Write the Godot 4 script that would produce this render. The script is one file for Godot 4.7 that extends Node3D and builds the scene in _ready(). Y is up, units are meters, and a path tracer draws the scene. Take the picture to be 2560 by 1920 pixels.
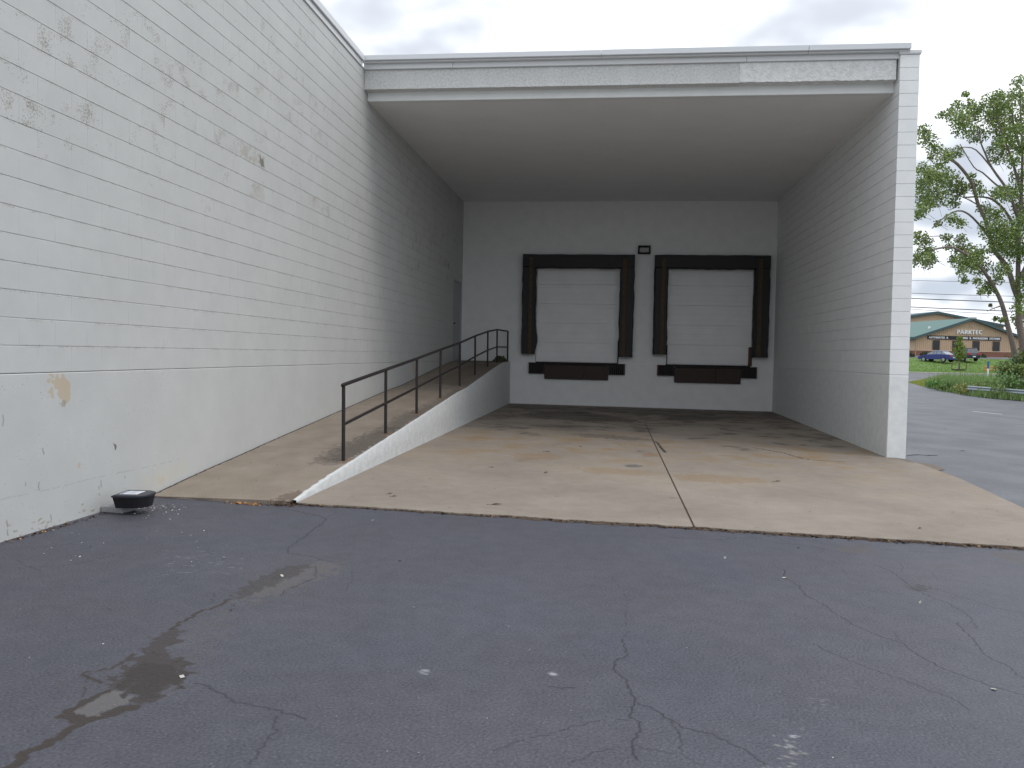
extends Node3D
# Covered loading bay of a painted block warehouse, with ramp, pipe railing and asphalt yard.
# y is up, metres; x runs along the bay's back wall (z = 0), the long warehouse wall is x = 0.

const F := 2119.61
const CAM := Vector3(4.35211854, 1.46197589, 24.18276704)
const CH := 0.2032          # block course
const BL := 0.4064          # block length
const FL := 1.25            # dock floor level
const W := 8.776            # inner face of the bay's side wall
const PZ := 9.93            # front of the side wall
var B: Basis
var M := {}
var rng := RandomNumberGenerator.new()

# ------------------------------------------------------------------ camera geometry
func ray(u: float, v: float) -> Vector3:
	return B * Vector3((u - 1280.0) / F, -(v - 960.0) / F, -1.0)
func on_x(u, v, x) -> Vector3:
	var d := ray(u, v)
	return CAM + d * ((x - CAM.x) / d.x)
func on_y(u, v, y) -> Vector3:
	var d := ray(u, v)
	return CAM + d * ((y - CAM.y) / d.y)
func on_z(u, v, z) -> Vector3:
	var d := ray(u, v)
	return CAM + d * ((z - CAM.z) / d.z)
func at(u, v, depth) -> Vector3:
	return CAM + ray(u, v) * depth
func seen(p: Vector3) -> Vector2:
	var d := B.inverse() * (p - CAM)
	return Vector2(1280.0 + F * d.x / -d.z, 960.0 - F * d.y / -d.z)
func gy(x: float, z: float) -> float:
	var s := 0.0053 + 0.0107 * clampf(z / 10.0, 0.0, 1.0)
	var y := 0.035 - clampf(x, 0.0, 9.0) * s
	if x > 9.0:
		y -= (minf(x, 34.0) - 9.0) * 0.0285
	var t := smoothstep(-30.0, -60.0, z)
	if t > 0.0:
		y = lerpf(y, far_y(z), t)
	return y
func far_y(z: float) -> float:
	var k := [[-50.0, -0.6], [-62.0, -0.6], [-72.0, -0.2], [-82.0, 0.1], [-86.0, 0.42], [-97.0, 1.75], [-106.0, 2.24], [-400.0, 2.4]]
	if z >= k[0][0]: return k[0][1]
	for i in range(1, k.size()):
		if z >= k[i][0]:
			return lerpf(k[i - 1][1], k[i][1], (z - k[i - 1][0]) / (k[i][0] - k[i - 1][0]))
	return 2.4
func gp(u, v) -> Vector3:
	var d := ray(u, v)
	var a := 1.0
	var b := 1.0
	while b < 300.0:
		var p := CAM + d * b
		if p.y < gy(p.x, p.z): break
		a = b
		b += 0.5
	for i in 24:
		var m := (a + b) * 0.5
		var p := CAM + d * m
		if p.y < gy(p.x, p.z): b = m
		else: a = m
	return CAM + d * b

# ------------------------------------------------------------------ scene helpers
func tag(o: Node, label := "", category := "", group := "", kind := ""):
	if label != "": o.set_meta("label", label)
	if category != "": o.set_meta("category", category)
	if group != "": o.set_meta("group", group)
	if kind != "": o.set_meta("kind", kind)
	return o
func thing(called: String, pos: Vector3, label: String, category: String, group := "") -> Node3D:
	var o := Node3D.new()
	o.name = called
	add_child(o, true)
	o.position = pos
	tag(o, label, category, group)
	return o
func new_st() -> SurfaceTool:
	var st := SurfaceTool.new()
	st.begin(Mesh.PRIMITIVE_TRIANGLES)
	return st
func put(st, called: String, m: Material, parent: Node = null) -> MeshInstance3D:
	var me: ArrayMesh
	if st is SurfaceTool:
		st.generate_normals()
		me = st.commit()
	else:
		me = st
	var o := MeshInstance3D.new()
	o.name = called
	o.mesh = me
	o.material_override = m
	(self if parent == null else parent).add_child(o, true)
	return o
func quad(st: SurfaceTool, a: Vector3, b: Vector3, c: Vector3, d: Vector3, smooth := -1):
	st.set_smooth_group(smooth)
	for p in [a, c, b, a, d, c]:
		st.add_vertex(p)
func quad_uv(st: SurfaceTool, a, b, c, d, ua, ub, uc, ud, smooth := 0):
	st.set_smooth_group(smooth)
	for k in [[a, ua], [c, uc], [b, ub], [a, ua], [d, ud], [c, uc]]:
		st.set_uv(k[1])
		st.add_vertex(k[0])
# box given by two corners, with chamfered edges when ch > 0
func box(st: SurfaceTool, lo: Vector3, hi: Vector3, ch := 0.0, xf := Transform3D.IDENTITY):
	if ch <= 0.0:
		var v := []
		for i in 8:
			v.append(xf * Vector3(hi.x if i & 1 else lo.x, hi.y if i & 2 else lo.y, hi.z if i & 4 else lo.z))
		for f in [[4, 5, 7, 6], [1, 0, 2, 3], [5, 1, 3, 7], [0, 4, 6, 2], [6, 7, 3, 2], [0, 1, 5, 4]]:
			quad(st, v[f[0]], v[f[1]], v[f[2]], v[f[3]])
		return
	var c := (lo + hi) * 0.5
	var h := (hi - lo) * 0.5
	ch = minf(ch, minf(h.x, minf(h.y, h.z)) * 0.9)
	# six faces
	for ax in 3:
		for s in [-1.0, 1.0]:
			var u := (ax + 1) % 3
			var w := (ax + 2) % 3
			var pts := []
			for k in [[-1, -1], [1, -1], [1, 1], [-1, 1]]:
				var p := Vector3.ZERO
				p[ax] = s * h[ax]
				p[u] = k[0] * (h[u] - ch)
				p[w] = k[1] * (h[w] - ch)
				pts.append(xf * (c + p))
			if s > 0: quad(st, pts[0], pts[1], pts[2], pts[3])
			else: quad(st, pts[3], pts[2], pts[1], pts[0])
	# twelve edges
	for ax in 3:
		var u := (ax + 1) % 3
		var w := (ax + 2) % 3
		for su in [-1.0, 1.0]:
			for sw in [-1.0, 1.0]:
				var pts := []
				for k in [[-1, 0], [1, 0], [1, 1], [-1, 1]]:
					var p := Vector3.ZERO
					p[ax] = k[0] * (h[ax] - ch)
					p[u] = su * (h[u] - (ch if k[1] == 1 else 0.0))
					p[w] = sw * (h[w] - (ch if k[1] == 0 else 0.0))
					pts.append(xf * (c + p))
				if su * sw > 0: quad(st, pts[0], pts[1], pts[2], pts[3])
				else: quad(st, pts[3], pts[2], pts[1], pts[0])
	for sx in [-1.0, 1.0]:
		for sy in [-1.0, 1.0]:
			for sz in [-1.0, 1.0]:
				st.set_smooth_group(-1)
				var q := [Vector3(sx * h.x, sy * (h.y - ch), sz * (h.z - ch)), Vector3(sx * (h.x - ch), sy * h.y, sz * (h.z - ch)), Vector3(sx * (h.x - ch), sy * (h.y - ch), sz * h.z)]
				if sx * sy * sz > 0: q.reverse()
				for p in q: st.add_vertex(xf * (c + p))
func tube(st: SurfaceTool, pts: Array, radii, sides := 10, caps := true):
	var rings := []
	for i in pts.size():
		var dirv: Vector3 = (pts[min(i + 1, pts.size() - 1)] - pts[max(i - 1, 0)]).normalized()
		var a := dirv.cross(Vector3.UP if absf(dirv.y) < 0.95 else Vector3.RIGHT).normalized()
		var b := a.cross(dirv).normalized()
		var r: float = radii[i] if radii is Array else radii
		var ring := []
		for k in sides:
			var t := TAU * k / sides
			ring.append(pts[i] + (a * cos(t) + b * sin(t)) * r)
		rings.append(ring)
	for i in rings.size() - 1:
		for k in sides:
			var k2 := (k + 1) % sides
			quad(st, rings[i][k], rings[i][k2], rings[i + 1][k2], rings[i + 1][k], 1)
	if caps:
		st.set_smooth_group(-1)
		for e in [0, rings.size() - 1]:
			for k in range(1, sides - 1):
				var tri := [rings[e][0], rings[e][k], rings[e][k + 1]]
				if e == 0: tri.reverse()
				for p in tri: st.add_vertex(p)
func ngon_prism(st: SurfaceTool, pts: Array, y0: float, y1: float, top_scale := 1.0, center := Vector2.ZERO):
	var n := pts.size()
	var lo := []
	var hi := []
	for p in pts:
		lo.append(Vector3(p.x, y0, p.y))
		var q: Vector2 = center + (p - center) * top_scale
		hi.append(Vector3(q.x, y1, q.y))
	for i in n:
		quad(st, lo[i], lo[(i + 1) % n], hi[(i + 1) % n], hi[i])
	st.set_smooth_group(-1)
	for i in range(1, n - 1):
		for p in [hi[0], hi[i + 1], hi[i]]: st.add_vertex(p)
		for p in [lo[0], lo[i], lo[i + 1]]: st.add_vertex(p)

# ------------------------------------------------------------------ materials
func fnl(seed_: int, freq: float, oct := 3, type := FastNoiseLite.TYPE_SIMPLEX_SMOOTH) -> FastNoiseLite:
	var f := FastNoiseLite.new()
	f.seed = seed_
	f.frequency = freq
	f.noise_type = type
	f.fractal_octaves = oct
	return f
func noise_bytes(seed_, freq, w, h, oct := 3) -> PackedByteArray:
	var im := fnl(seed_, freq, oct).get_image(w, h, false, false, true)
	im.convert(Image.FORMAT_L8)
	return im.get_data()
func ramp_tex(seed_: int, freq: float, c0: Color, c1: Color, size := 512, grain := 0.0, oct := 4) -> ImageTexture:
	var im := fnl(seed_, freq, oct).get_seamless_image(size, size, false, false, 0.15, true)
	im.convert(Image.FORMAT_L8)
	var d := im.get_data()
	var o := PackedByteArray()
	o.resize(size * size * 3)
	var r := RandomNumberGenerator.new()
	r.seed = seed_
	for i in size * size:
		var t := d[i] / 255.0
		var e := (r.randf() - 0.5) * grain
		o[i * 3] = int(clampf((lerpf(c0.r, c1.r, t) + e) * 255.0, 0, 255))
		o[i * 3 + 1] = int(clampf((lerpf(c0.g, c1.g, t) + e) * 255.0, 0, 255))
		o[i * 3 + 2] = int(clampf((lerpf(c0.b, c1.b, t) + e) * 255.0, 0, 255))
	var r_im := Image.create_from_data(size, size, false, Image.FORMAT_RGB8, o)
	r_im.generate_mipmaps()
	return ImageTexture.create_from_image(r_im)
func height_tex(seed_: int, freq: float, size := 512, oct := 4) -> ImageTexture:
	var im := fnl(seed_, freq, oct).get_seamless_image(size, size, false, false, 0.15, true)
	return ImageTexture.create_from_image(im)
func mat(col: Color, rough := 0.8, tex: Texture2D = null, scale := Vector3.ZERO, offset := Vector3.ZERO, hm: Texture2D = null, hscale := 0.3) -> StandardMaterial3D:
	var m := StandardMaterial3D.new()
	m.albedo_color = col
	m.roughness = rough
	m.albedo_texture = tex
	if scale != Vector3.ZERO:
		m.uv1_triplanar = true
		m.uv1_world_triplanar = true
		m.uv1_scale = scale
		m.uv1_offset = offset
		m.uv1_triplanar_sharpness = 8.0
	if hm != null:
		m.heightmap_enabled = true
		m.heightmap_texture = hm
		m.heightmap_scale = hscale
	return m

class Canvas:
	var w: int
	var h: int
	var d := PackedByteArray()
	var nz: FastNoiseLite
	func _init(w_, h_):
		w = w_
		h = h_
		d.resize(w * h * 3)
		nz = FastNoiseLite.new()
		nz.seed = 77
		nz.frequency = 0.06
		nz.fractal_octaves = 4
	func dab(x: int, y: int, c: Color, a: float):
		if x < 0 or y < 0 or x >= w or y >= h: return
		var i := (y * w + x) * 3
		d[i] = int(lerpf(d[i], c.r8, a))
		d[i + 1] = int(lerpf(d[i + 1], c.g8, a))
		d[i + 2] = int(lerpf(d[i + 2], c.b8, a))
	# a wandering line: pts in pixels, width in pixels, broken up where the noise is low
	func stroke(pts: Array, width: float, c: Color, a: float, wander := 2.0, gaps := 0.0):
		for i in pts.size() - 1:
			var p: Vector2 = pts[i]
			var q: Vector2 = pts[i + 1]
			var n := int(p.distance_to(q) * 1.5) + 1
			var side := (q - p).normalized().orthogonal()
			for k in n:
				var t := float(k) / n
				var o := p.lerp(q, t)
				o += side * nz.get_noise_2d(o.x * 1.5, o.y * 1.5) * wander * 2.0
				var g := nz.get_noise_2d(o.x * 0.7 + 500.0, o.y * 0.7) * 0.5 + 0.5
				if g < gaps: continue
				var r := width * (0.55 + 0.9 * (nz.get_noise_2d(o.x * 2.0, o.y * 2.0 + 900.0) * 0.5 + 0.5)) * 0.5
				var x0 := int(floor(o.x - r))
				for y in range(int(floor(o.y - r)), int(ceil(o.y + r)) + 1):
					for x in range(x0, int(ceil(o.x + r)) + 1):
						var e := r + 0.5 - Vector2(x, y).distance_to(o)
						if e > 0.0: dab(x, y, c, a * minf(e, 1.0))
	# a patch with a ragged outline and a mottled inside
	func patch(poly: PackedVector2Array, c: Color, a: float, ragged := 8.0, mottle := 0.5, soft := 0):
		var lo := poly[0]
		var hi := poly[0]
		for p in poly:
			lo = lo.min(p)
			hi = hi.max(p)
		for y in range(int(lo.y - ragged), int(hi.y + ragged)):
			for x in range(int(lo.x - ragged), int(hi.x + ragged)):
				var j := Vector2(nz.get_noise_2d(x, y), nz.get_noise_2d(x + 300.0, y)) * ragged * 1.6
				var q := Vector2(x, y) + j
				if not Geometry2D.is_point_in_polygon(q, poly): continue
				var m := nz.get_noise_2d(x * 2.3 + 70.0, y * 2.3) * 0.35 + nz.get_noise_2d(x * 9.0, y * 9.0 + 33.0) * 0.35 + 0.5
				var k := a * (1.0 - mottle + mottle * m * 1.4)
				if soft > 0:
					k *= smoothstep(0.25, 0.6, nz.get_noise_2d(x * 0.5, y * 0.5 + 40.0) * 0.5 + 0.5)
				dab(x, y, c, clampf(k, 0, 1))
	func texture() -> ImageTexture:
		var im := Image.create_from_data(w, h, false, Image.FORMAT_RGB8, d)
		im.generate_mipmaps()
		return ImageTexture.create_from_image(im)

# ------------------------------------------------------------------ painted textures (matter only: paint, dirt, cracks, rust)
const WT_W := 2048
const WT_H := 1110
func wall_px(p: Vector3) -> Vector2:
	return Vector2((20.0 - p.z) / 12.0 * WT_W, (6.5 - p.y) / 6.5 * WT_H)
func phase(n: int) -> float:
	return 0.306 if n % 2 == 0 else 0.1028
func wall_texture() -> ImageTexture:
	var c := Canvas.new(WT_W, WT_H)
	var fine := noise_bytes(11, 0.30, WT_W, WT_H, 2)
	var patchy := noise_bytes(12, 0.022, WT_W, WT_H, 3)
	var soft := noise_bytes(13, 0.006, WT_W, WT_H, 3)
	var r := RandomNumberGenerator.new()
	r.seed = 5
	var S := PackedFloat32Array()
	S.resize(40 * 64)
	for n in 40:
		for b in 64:
			var s := r.randf()
			var amt := 0.0
			if n >= 6 and n < 26: amt = maxf(0.0, s - 0.38) * 1.35 * smoothstep(5.0, 11.0, n)
			else: amt = maxf(0.0, s - 0.88) * 1.2
			if b < 28: amt *= 0.6
			S[n * 64 + b] = amt
	# blocks that are clearly worn in the photograph
	for k in [[20, 230, 1.0], [60, 270, 1.0], [180, 255, .8], [360, 285, .8], [430, 300, .9], [400, 120, .8], [430, 165, 1.0], [480, 190, .9], [500, 160, .7], [120, 130, .9], [170, 70, .8], [270, 60, .7], [600, 360, 1.0], [560, 345, .8], [645, 470, .9], [700, 560, .6], [560, 160, .7], [690, 240, .8], [680, 100, .8], [620, 200, .6], [780, 400, .7], [240, 110, .7], [320, 40, .7]]:
		var p := on_x(k[0], k[1], 0.0)
		var n := int(floor((p.y - FL) / CH))
		var b := int(floor((p.z - phase(n)) / BL))
		S[n * 64 + clampi(b, 0, 63)] = k[2]
	var bi := [PackedInt32Array(), PackedInt32Array()]
	for par in 2:
		bi[par].resize(WT_W)
		for x in WT_W:
			bi[par][x] = clampi(int(floor((20.0 - x * 12.0 / WT_W - phase(par)) / BL)), 0, 63)
	var d := c.d
	for y in WT_H:
		var wy := 6.5 - y * 6.5 / WT_H
		var cf := (wy - FL) / CH
		var n := int(floor(cf))
		var near_bed := absf(cf - roundf(cf)) * CH < 0.011 and cf > 0.5
		var idx: PackedInt32Array = bi[absi(n) % 2]
		for x in WT_W:
			var i := y * WT_W + x
			var v := 193.0 + (soft[i] - 128) * 0.028 + (patchy[i] - 128) * 0.02 + (fine[i] - 128) * 0.015
			var rr := v
			var gg := v + 2.0
			var bb := v + 1.0
			var k := 0.0
			if n >= 0:
				var s := S[clampi(n, 0, 39) * 64 + idx[x]]
				if s > 0.0:
					k = (fine[i] - 241.0 + s * 82.0 + (patchy[i] - 140) * 0.62) * 0.04
					v = s * maxf(0.0, (patchy[i] - 140) * 0.10)
					rr -= v * 0.9
					gg -= v
					bb -= v * 1.1
				if near_bed and patchy[(i * 3 + 7777) % d.size() / 3] > 128: k = maxf(k, (fine[i] - 110) * 0.0055)
			else:
				k = (fine[i] - 212 + (patchy[i] - 140) * 0.22) * 0.05
			if k > 0.0:
				k = minf(k, 0.85)
				rr = lerpf(rr, 136, k)
				gg = lerpf(gg, 131, k)
				bb = lerpf(bb, 123, k)
			d[i * 3] = int(rr)
			d[i * 3 + 1] = int(gg)
			d[i * 3 + 2] = int(bb)
	c.d = d
	var P := func(list): # photo pixels on the wall to texture pixels
		var o := PackedVector2Array()
		for q in list: o.append(wall_px(on_x(q[0], q[1], 0.0)))
		return o
	# bare tan patch, gouge, smudge, yellowed paint by the ramp foot, board-form seam
	c.patch(P.call([[118, 942], [140, 938], [165, 936], [172, 960], [174, 978], [168, 996], [160, 1010], [146, 1004], [142, 970], [128, 962]]), Color8(188, 174, 152), 0.9, 7, 0.15)
	c.patch(P.call([[120, 968], [131, 970], [131, 990], [122, 990]]), Color8(188, 174, 152), 0.8, 4, 0.2)
	c.patch(P.call([[150, 1004], [163, 1000], [160, 1020], [152, 1016]]), Color8(150, 146, 138), 0.7, 3, 0.3)
	c.patch(P.call([[282, 1105], [290, 1116], [287, 1127], [284, 1122]]), Color8(100, 98, 98), 0.9, 2, 0.1)
	c.patch(P.call([[190, 1157], [200, 1158], [200, 1166], [192, 1166]]), Color8(190, 168, 148), 0.7, 3, 0.3)
	c.patch(P.call([[600, 352], [640, 372], [660, 395], [662, 422], [648, 412], [600, 390]]), Color8(158, 152, 141), 0.6, 8, 0.9, 1)
	c.patch(P.call([[648, 392], [656, 395], [661, 418], [650, 412]]), Color8(104, 102, 96), 0.85, 5, 0.4)
	c.patch(P.call([[633, 462], [660, 470], [660, 500], [634, 492]]), Color8(172, 168, 160), 0.4, 4, 0.8)
	c.patch(P.call([[770, 486], [800, 492], [800, 520], [772, 510]]), Color8(176, 172, 166), 0.35, 4, 0.8)
	c.patch(P.call([[330, 1210], [380, 1185], [450, 1150], [480, 1165], [420, 1205], [375, 1226], [340, 1232]]), Color8(204, 196, 176), 0.3, 14, 0.7)
	c.patch(P.call([[395, 1192], [410, 1190], [408, 1206], [394, 1210]]), Color8(200, 178, 152), 0.4, 6, 0.6)
	c.stroke(P.call([[0, 1247], [100, 1227], [240, 1193], [350, 1170], [446, 1148]]), 1.4, Color8(170, 170, 168), 0.4, 0.6, 0.42)
	for k in [[4, 1036, 14], [60, 1190, 12], [95, 1205, 22], [125, 1285, 18], [15, 1300, 20], [245, 1215, 16], [250, 1200, 10], [310, 1190, 22], [105, 1120, 9]]:
		var q := wall_px(on_x(k[0], k[1], 0.0))
		c.stroke([q, q + Vector2(1.5, k[2])], 1.8, Color8(146, 144, 140), 0.6, 1.2, 0.4)
	for i in 26: # chips along the wall foot
		var u := r.randf_range(0, 280)
		var q := wall_px(on_x(u, 1359.0 - u * 0.29 - r.randf_range(2, 40), 0.0))
		c.stroke([q, q + Vector2(r.randf_range(2, 9), r.randf_range(-3, 3))], r.randf_range(1.0, 2.2), Color8(158, 150, 138), 0.5, 1.0)
	return c.texture()

const AX0 := -0.6
const AZ0 := 15.4
const ASX := 12.6
const ASZ := 9.4
const AT_W := 2048
const AT_H := 1528
func asph_px(p: Vector3) -> Vector2:
	return Vector2((p.x - AX0) / ASX * AT_W, (p.z - AZ0) / ASZ * AT_H)
func asphalt_texture() -> Array:
	var c := Canvas.new(AT_W, AT_H)
	var coarse := noise_bytes(21, 0.004, AT_W, AT_H, 4)
	var mid := noise_bytes(22, 0.03, AT_W, AT_H, 3)
	var fine := noise_bytes(23, 0.42, AT_W, AT_H, 2)
	var r := RandomNumberGenerator.new()
	r.seed = 9
	var d := c.d
	for i in AT_W * AT_H:
		var v := 88.0 + (coarse[i] - 128) * 0.028 + (mid[i] - 128) * 0.04 + (fine[i] - 128) * 0.20
		var t := (coarse[(i + 40000) % (AT_W * AT_H)] - 128) * 0.012
		if fine[i] > 226: v += 18.0
		d[i * 3] = int(v - 0.5 + t)
		d[i * 3 + 1] = int(v)
		d[i * 3 + 2] = int(v + 8.5 - t)
	c.d = d
	var P := func(list, ox, oy, s):
		var o := PackedVector2Array()
		for q in list: o.append(asph_px(gp(ox + q[0] * s, oy + q[1] * s)))
		return o
	var s6 := 0.4521
	# dusty margins, then the damp dirt in the low line of the yard
	c.patch(P.call([[1260, 455], [1350, 400], [1480, 330], [1640, 270], [1720, 235], [1900, 240], [1850, 290], [1740, 330], [1560, 400], [1400, 440]], 0, 1300, s6), Color8(116, 110, 103), 0.6, 16, 0.6)
	c.patch(P.call([[930, 1010], [1040, 880], [1060, 760], [1000, 700], [1150, 560], [1260, 470], [1330, 480], [1180, 640], [1120, 800], [1060, 930]], 0, 1300, s6), Color8(110, 106, 102), 0.35, 22, 0.8)
	var dirt := Color8(64, 55, 51)
	c.patch(P.call([[560, 910], [640, 870], [700, 800], [760, 740], [860, 735], [940, 760], [1020, 770], [1040, 830], [1000, 890], [930, 950], [850, 1000], [760, 1030], [720, 1030], [722, 980], [690, 950], [620, 935]], 0, 1300, s6), dirt, 0.85, 9, 0.4)
	c.patch(P.call([[750, 745], [800, 700], [860, 650], [920, 600], [970, 600], [1000, 620], [980, 690], [925, 700], [945, 765]], 0, 1300, s6), dirt, 0.8, 8, 0.5)
	c.patch(P.call([[1280, 420], [1370, 350], [1480, 300], [1560, 260], [1690, 240], [1720, 250], [1620, 310], [1540, 345], [1440, 395], [1330, 440]], 0, 1300, s6), Color8(68, 63, 61), 0.75, 8, 0.5)
	c.patch(P.call([[680, 900], [760, 800], [860, 780], [980, 800], [1000, 850], [920, 930], [800, 985], [740, 970]], 0, 1300, s6), Color8(48, 41, 38), 0.55, 12, 0.7)
	c.stroke(P.call([[930, 605], [1010, 560], [1090, 515], [1190, 480], [1270, 435]], 0, 1300, s6), 3.2, dirt, 0.6, 2.5, 0.3)
	c.stroke(P.call([[610, 945], [500, 990], [420, 1040], [345, 1090]], 0, 1300, s6), 6, dirt, 0.7, 2.5, 0.1)
	c.stroke(P.call([[380, 1085], [480, 1110], [600, 1075], [730, 1030]], 0, 1300, s6), 9, dirt, 0.6, 3, 0.05)
	c.stroke(P.call([[440, 1120], [340, 1190], [220, 1260], [100, 1310], [40, 1370], [0, 1400]], 0, 1300, s6), 6, dirt, 0.55, 3, 0.2)
	c.stroke(P.call([[560, 900], [460, 860], [480, 840], [620, 820], [740, 740]], 0, 1300, s6), 2.5, dirt, 0.6, 2, 0.35)
	c.patch(P.call([[400, 1060], [500, 990], [610, 945], [680, 950], [720, 990], [680, 1030], [560, 1070], [450, 1090]], 0, 1300, s6), Color8(116, 113, 110), 0.85, 5, 0.3)
	# dusty seams near the apron, on the right
	c.patch(P.call([[1380, 295], [1500, 285], [1560, 305], [1500, 325], [1400, 318]], 1300, 1200, 0.5696), Color8(96, 86, 78), 0.55, 14, 0.6)
	c.patch(P.call([[2060, 320], [2212, 315], [2212, 370], [2120, 350]], 1300, 1200, 0.5696), Color8(88, 80, 74), 0.6, 12, 0.6)
	c.patch(P.call([[1700, 462], [1790, 462], [1800, 475], [1760, 490], [1720, 478]], 1300, 1200, 0.5696), Color8(62, 58, 60), 0.7, 10, 0.5)
	# cracks, filled with dark grit
	var ck := Color8(50, 48, 54)
	var cr := [
		[1300, 1200, .5696, 2.6, .85, 0.0, [[445, 700], [468, 770], [410, 795], [400, 830], [455, 870], [480, 920], [497, 970], [490, 1010], [475, 1040], [530, 1060], [515, 1120], [480, 1160], [500, 1200], [520, 1230]]],
		[1300, 1200, .5696, 2.0, .45, .3, [[400, 420], [470, 520], [460, 600], [470, 660], [445, 700]]],
		[1300, 1200, .5696, 2.4, .85, .05, [[497, 970], [600, 1010], [650, 1050], [720, 1085], [830, 1110], [910, 1150], [1000, 1190], [1080, 1255]]],
		[1300, 1200, .5696, 2.2, .6, .3, [[475, 1050], [330, 1055], [230, 1080], [130, 1110], [0, 1140], [-120, 1190]]],
		[1300, 1200, .5696, 2.2, .6, .2, [[650, 1055], [700, 1110], [705, 1190]]],
		[1300, 1200, .5696, 2.2, .5, .3, [[480, 1165], [330, 1190], [200, 1250]]],
		[1300, 1200, .5696, 2.2, .5, .3, [[500, 1160], [560, 1180], [700, 1200], [800, 1250]]],
		[1300, 1200, .5696, 2.4, .9, 0.0, [[1155, 390], [1155, 425], [1220, 465], [1250, 505], [1355, 560], [1370, 580], [1470, 640], [1560, 680], [1670, 715], [1740, 765], [1830, 815], [1900, 845], [2010, 885], [2100, 915], [2212, 943]]],
		[1300, 1200, .5696, 2.2, .55, .2, [[1100, 365], [1155, 400]]],
		[1300, 1200, .5696, 2.4, .75, .1, [[1280, 715], [1330, 745], [1450, 795], [1600, 850], [1700, 885], [1800, 925], [1920, 970], [1960, 1010]]],
		[1300, 1200, .5696, 2.4, .85, .05, [[1910, 625], [1960, 675], [2000, 720], [2040, 770], [2140, 820], [2200, 870]]],
		[1300, 1200, .5696, 2.4, .75, .1, [[1530, 360], [1640, 410], [1710, 465], [1780, 505], [1870, 540], [1960, 590], [2000, 650]]],
		[1300, 1200, .5696, 2.2, .6, .2, [[1860, 490], [1960, 520], [2080, 560], [2212, 585]]],
		[1300, 1200, .5696, 2.2, .5, .3, [[1640, 665], [1670, 715]]],
		[1300, 1200, .5696, 2.6, .7, .15, [[640, 250], [850, 262], [1010, 250], [1130, 275], [1270, 290], [1420, 320], [1500, 330]]],
		[1300, 1200, .5696, 2.4, .6, .15, [[1560, 300], [1700, 315], [1900, 320]]],
		[1300, 1200, .5696, 2.0, .45, .3, [[1300, 330], [1360, 370], [1420, 400], [1440, 430]]],
		[1300, 1200, .5696, 2.0, .45, .3, [[1640, 340], [1680, 380], [1670, 405]]],
		[1300, 1200, .5696, 2.0, .45, .3, [[1800, 400], [1830, 440]]],
		[1300, 1200, .5696, 3.0, .8, .2, [[120, 905], [180, 912], [240, 912]]],
		[400, 1200, .4521, 3.0, .8, .05, [[690, 160], [790, 180], [900, 205], [920, 220], [860, 265], [780, 325], [715, 370], [705, 405]]],
		[400, 1200, .4521, 2.6, .75, .1, [[705, 405], [820, 420], [890, 440], [950, 455], [1020, 465]]],
		[400, 1200, .4521, 2.6, .7, .1, [[990, 175], [915, 205]]],
		[400, 1200, .4521, 2.6, .65, .1, [[860, 475], [855, 540], [760, 580], [690, 610], [665, 640]]],
		[400, 1200, .4521, 2.0, .5, .3, [[1060, 500], [1060, 560], [1015, 620]]],
		[400, 1200, .4521, 2.2, .5, .3, [[540, 200], [640, 180], [690, 165]]],
		[0, 1300, .4521, 2.6, .8, .05, [[1080, 900], [1170, 930], [1290, 1000], [1420, 1025], [1600, 1070], [1690, 1105]]],
		[0, 1300, .4521, 2.4, .65, .15, [[1520, 1080], [1510, 1130], [1530, 1160], [1470, 1210], [1430, 1270], [1440, 1290], [1360, 1350]]],
		[0, 1300, .4521, 2.4, .6, .3, [[490, 850], [450, 980]]],
		[0, 1300, .4521, 2.2, .5, .3, [[1210, 370], [1260, 395]]],
		[0, 1300, .4521, 2.2, .5, .3, [[1190, 400], [1170, 460]]],
		[0, 1100, .2411, 2.6, .6, .3, [[640, 1310], [860, 1265], [1080, 1225], [1240, 1170]]],
		[0, 1100, .2411, 2.4, .5, .3, [[170, 1240], [310, 1320], [440, 1360]]],
		[0, 1100, .2411, 2.4, .4, .4, [[0, 1330], [120, 1310], [220, 1330]]],
		[0, 1100, .2411, 2.4, .4, .4, [[500, 1120], [700, 1080], [900, 1040]]]]
	for k in cr:
		c.stroke(P.call(k[6], k[0], k[1], k[2]), k[3] * 0.42, ck, k[4] * 0.95, 1.5, k[5] + 0.06)
	# remains of a painted line and pale scuffs
	for i in 110:
		var t := r.randf()
		var q := Vector2(lerpf(1930, 2090, t), lerpf(1915, 1690, t)) + Vector2(r.randfn(0, 26), r.randfn(0, 12))
		var a := asph_px(gp(q.x, minf(q.y, 1919)))
		c.stroke([a, a + Vector2(r.randf_range(1, 4), r.randf_range(0, 2))], r.randf_range(1.0, 2.6), Color8(160, 158, 150), r.randf_range(0.15, 0.5) * (1.0 if t < 0.3 else 0.3), 1.0)
	for k in [[1058, 1678, 7], [1376, 1683, 7], [1975, 1840, 3], [1960, 1868, 2]]:
		for i in k[2] * 2:
			var a := asph_px(gp(k[0] + r.randfn(0, 6), k[1] + r.randfn(0, 2.5)))
			c.stroke([a, a + Vector2(r.randf_range(1, 5), r.randf_range(-1, 1))], 1.8, Color8(176, 177, 177), r.randf_range(0.15, 0.5), 1.0)
	for i in 60:
		var a := asph_px(gp(r.randf_range(380, 600), r.randf_range(1375, 1440)))
		c.stroke([a, a + Vector2(r.randf_range(2, 8), r.randf_range(-1, 1))], 1.4, Color8(150, 150, 150), r.randf_range(0.2, 0.6), 1.0)
	var hm := Canvas.new(1, 1)
	var hb := PackedByteArray()
	hb.resize(AT_W * AT_H)
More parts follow.
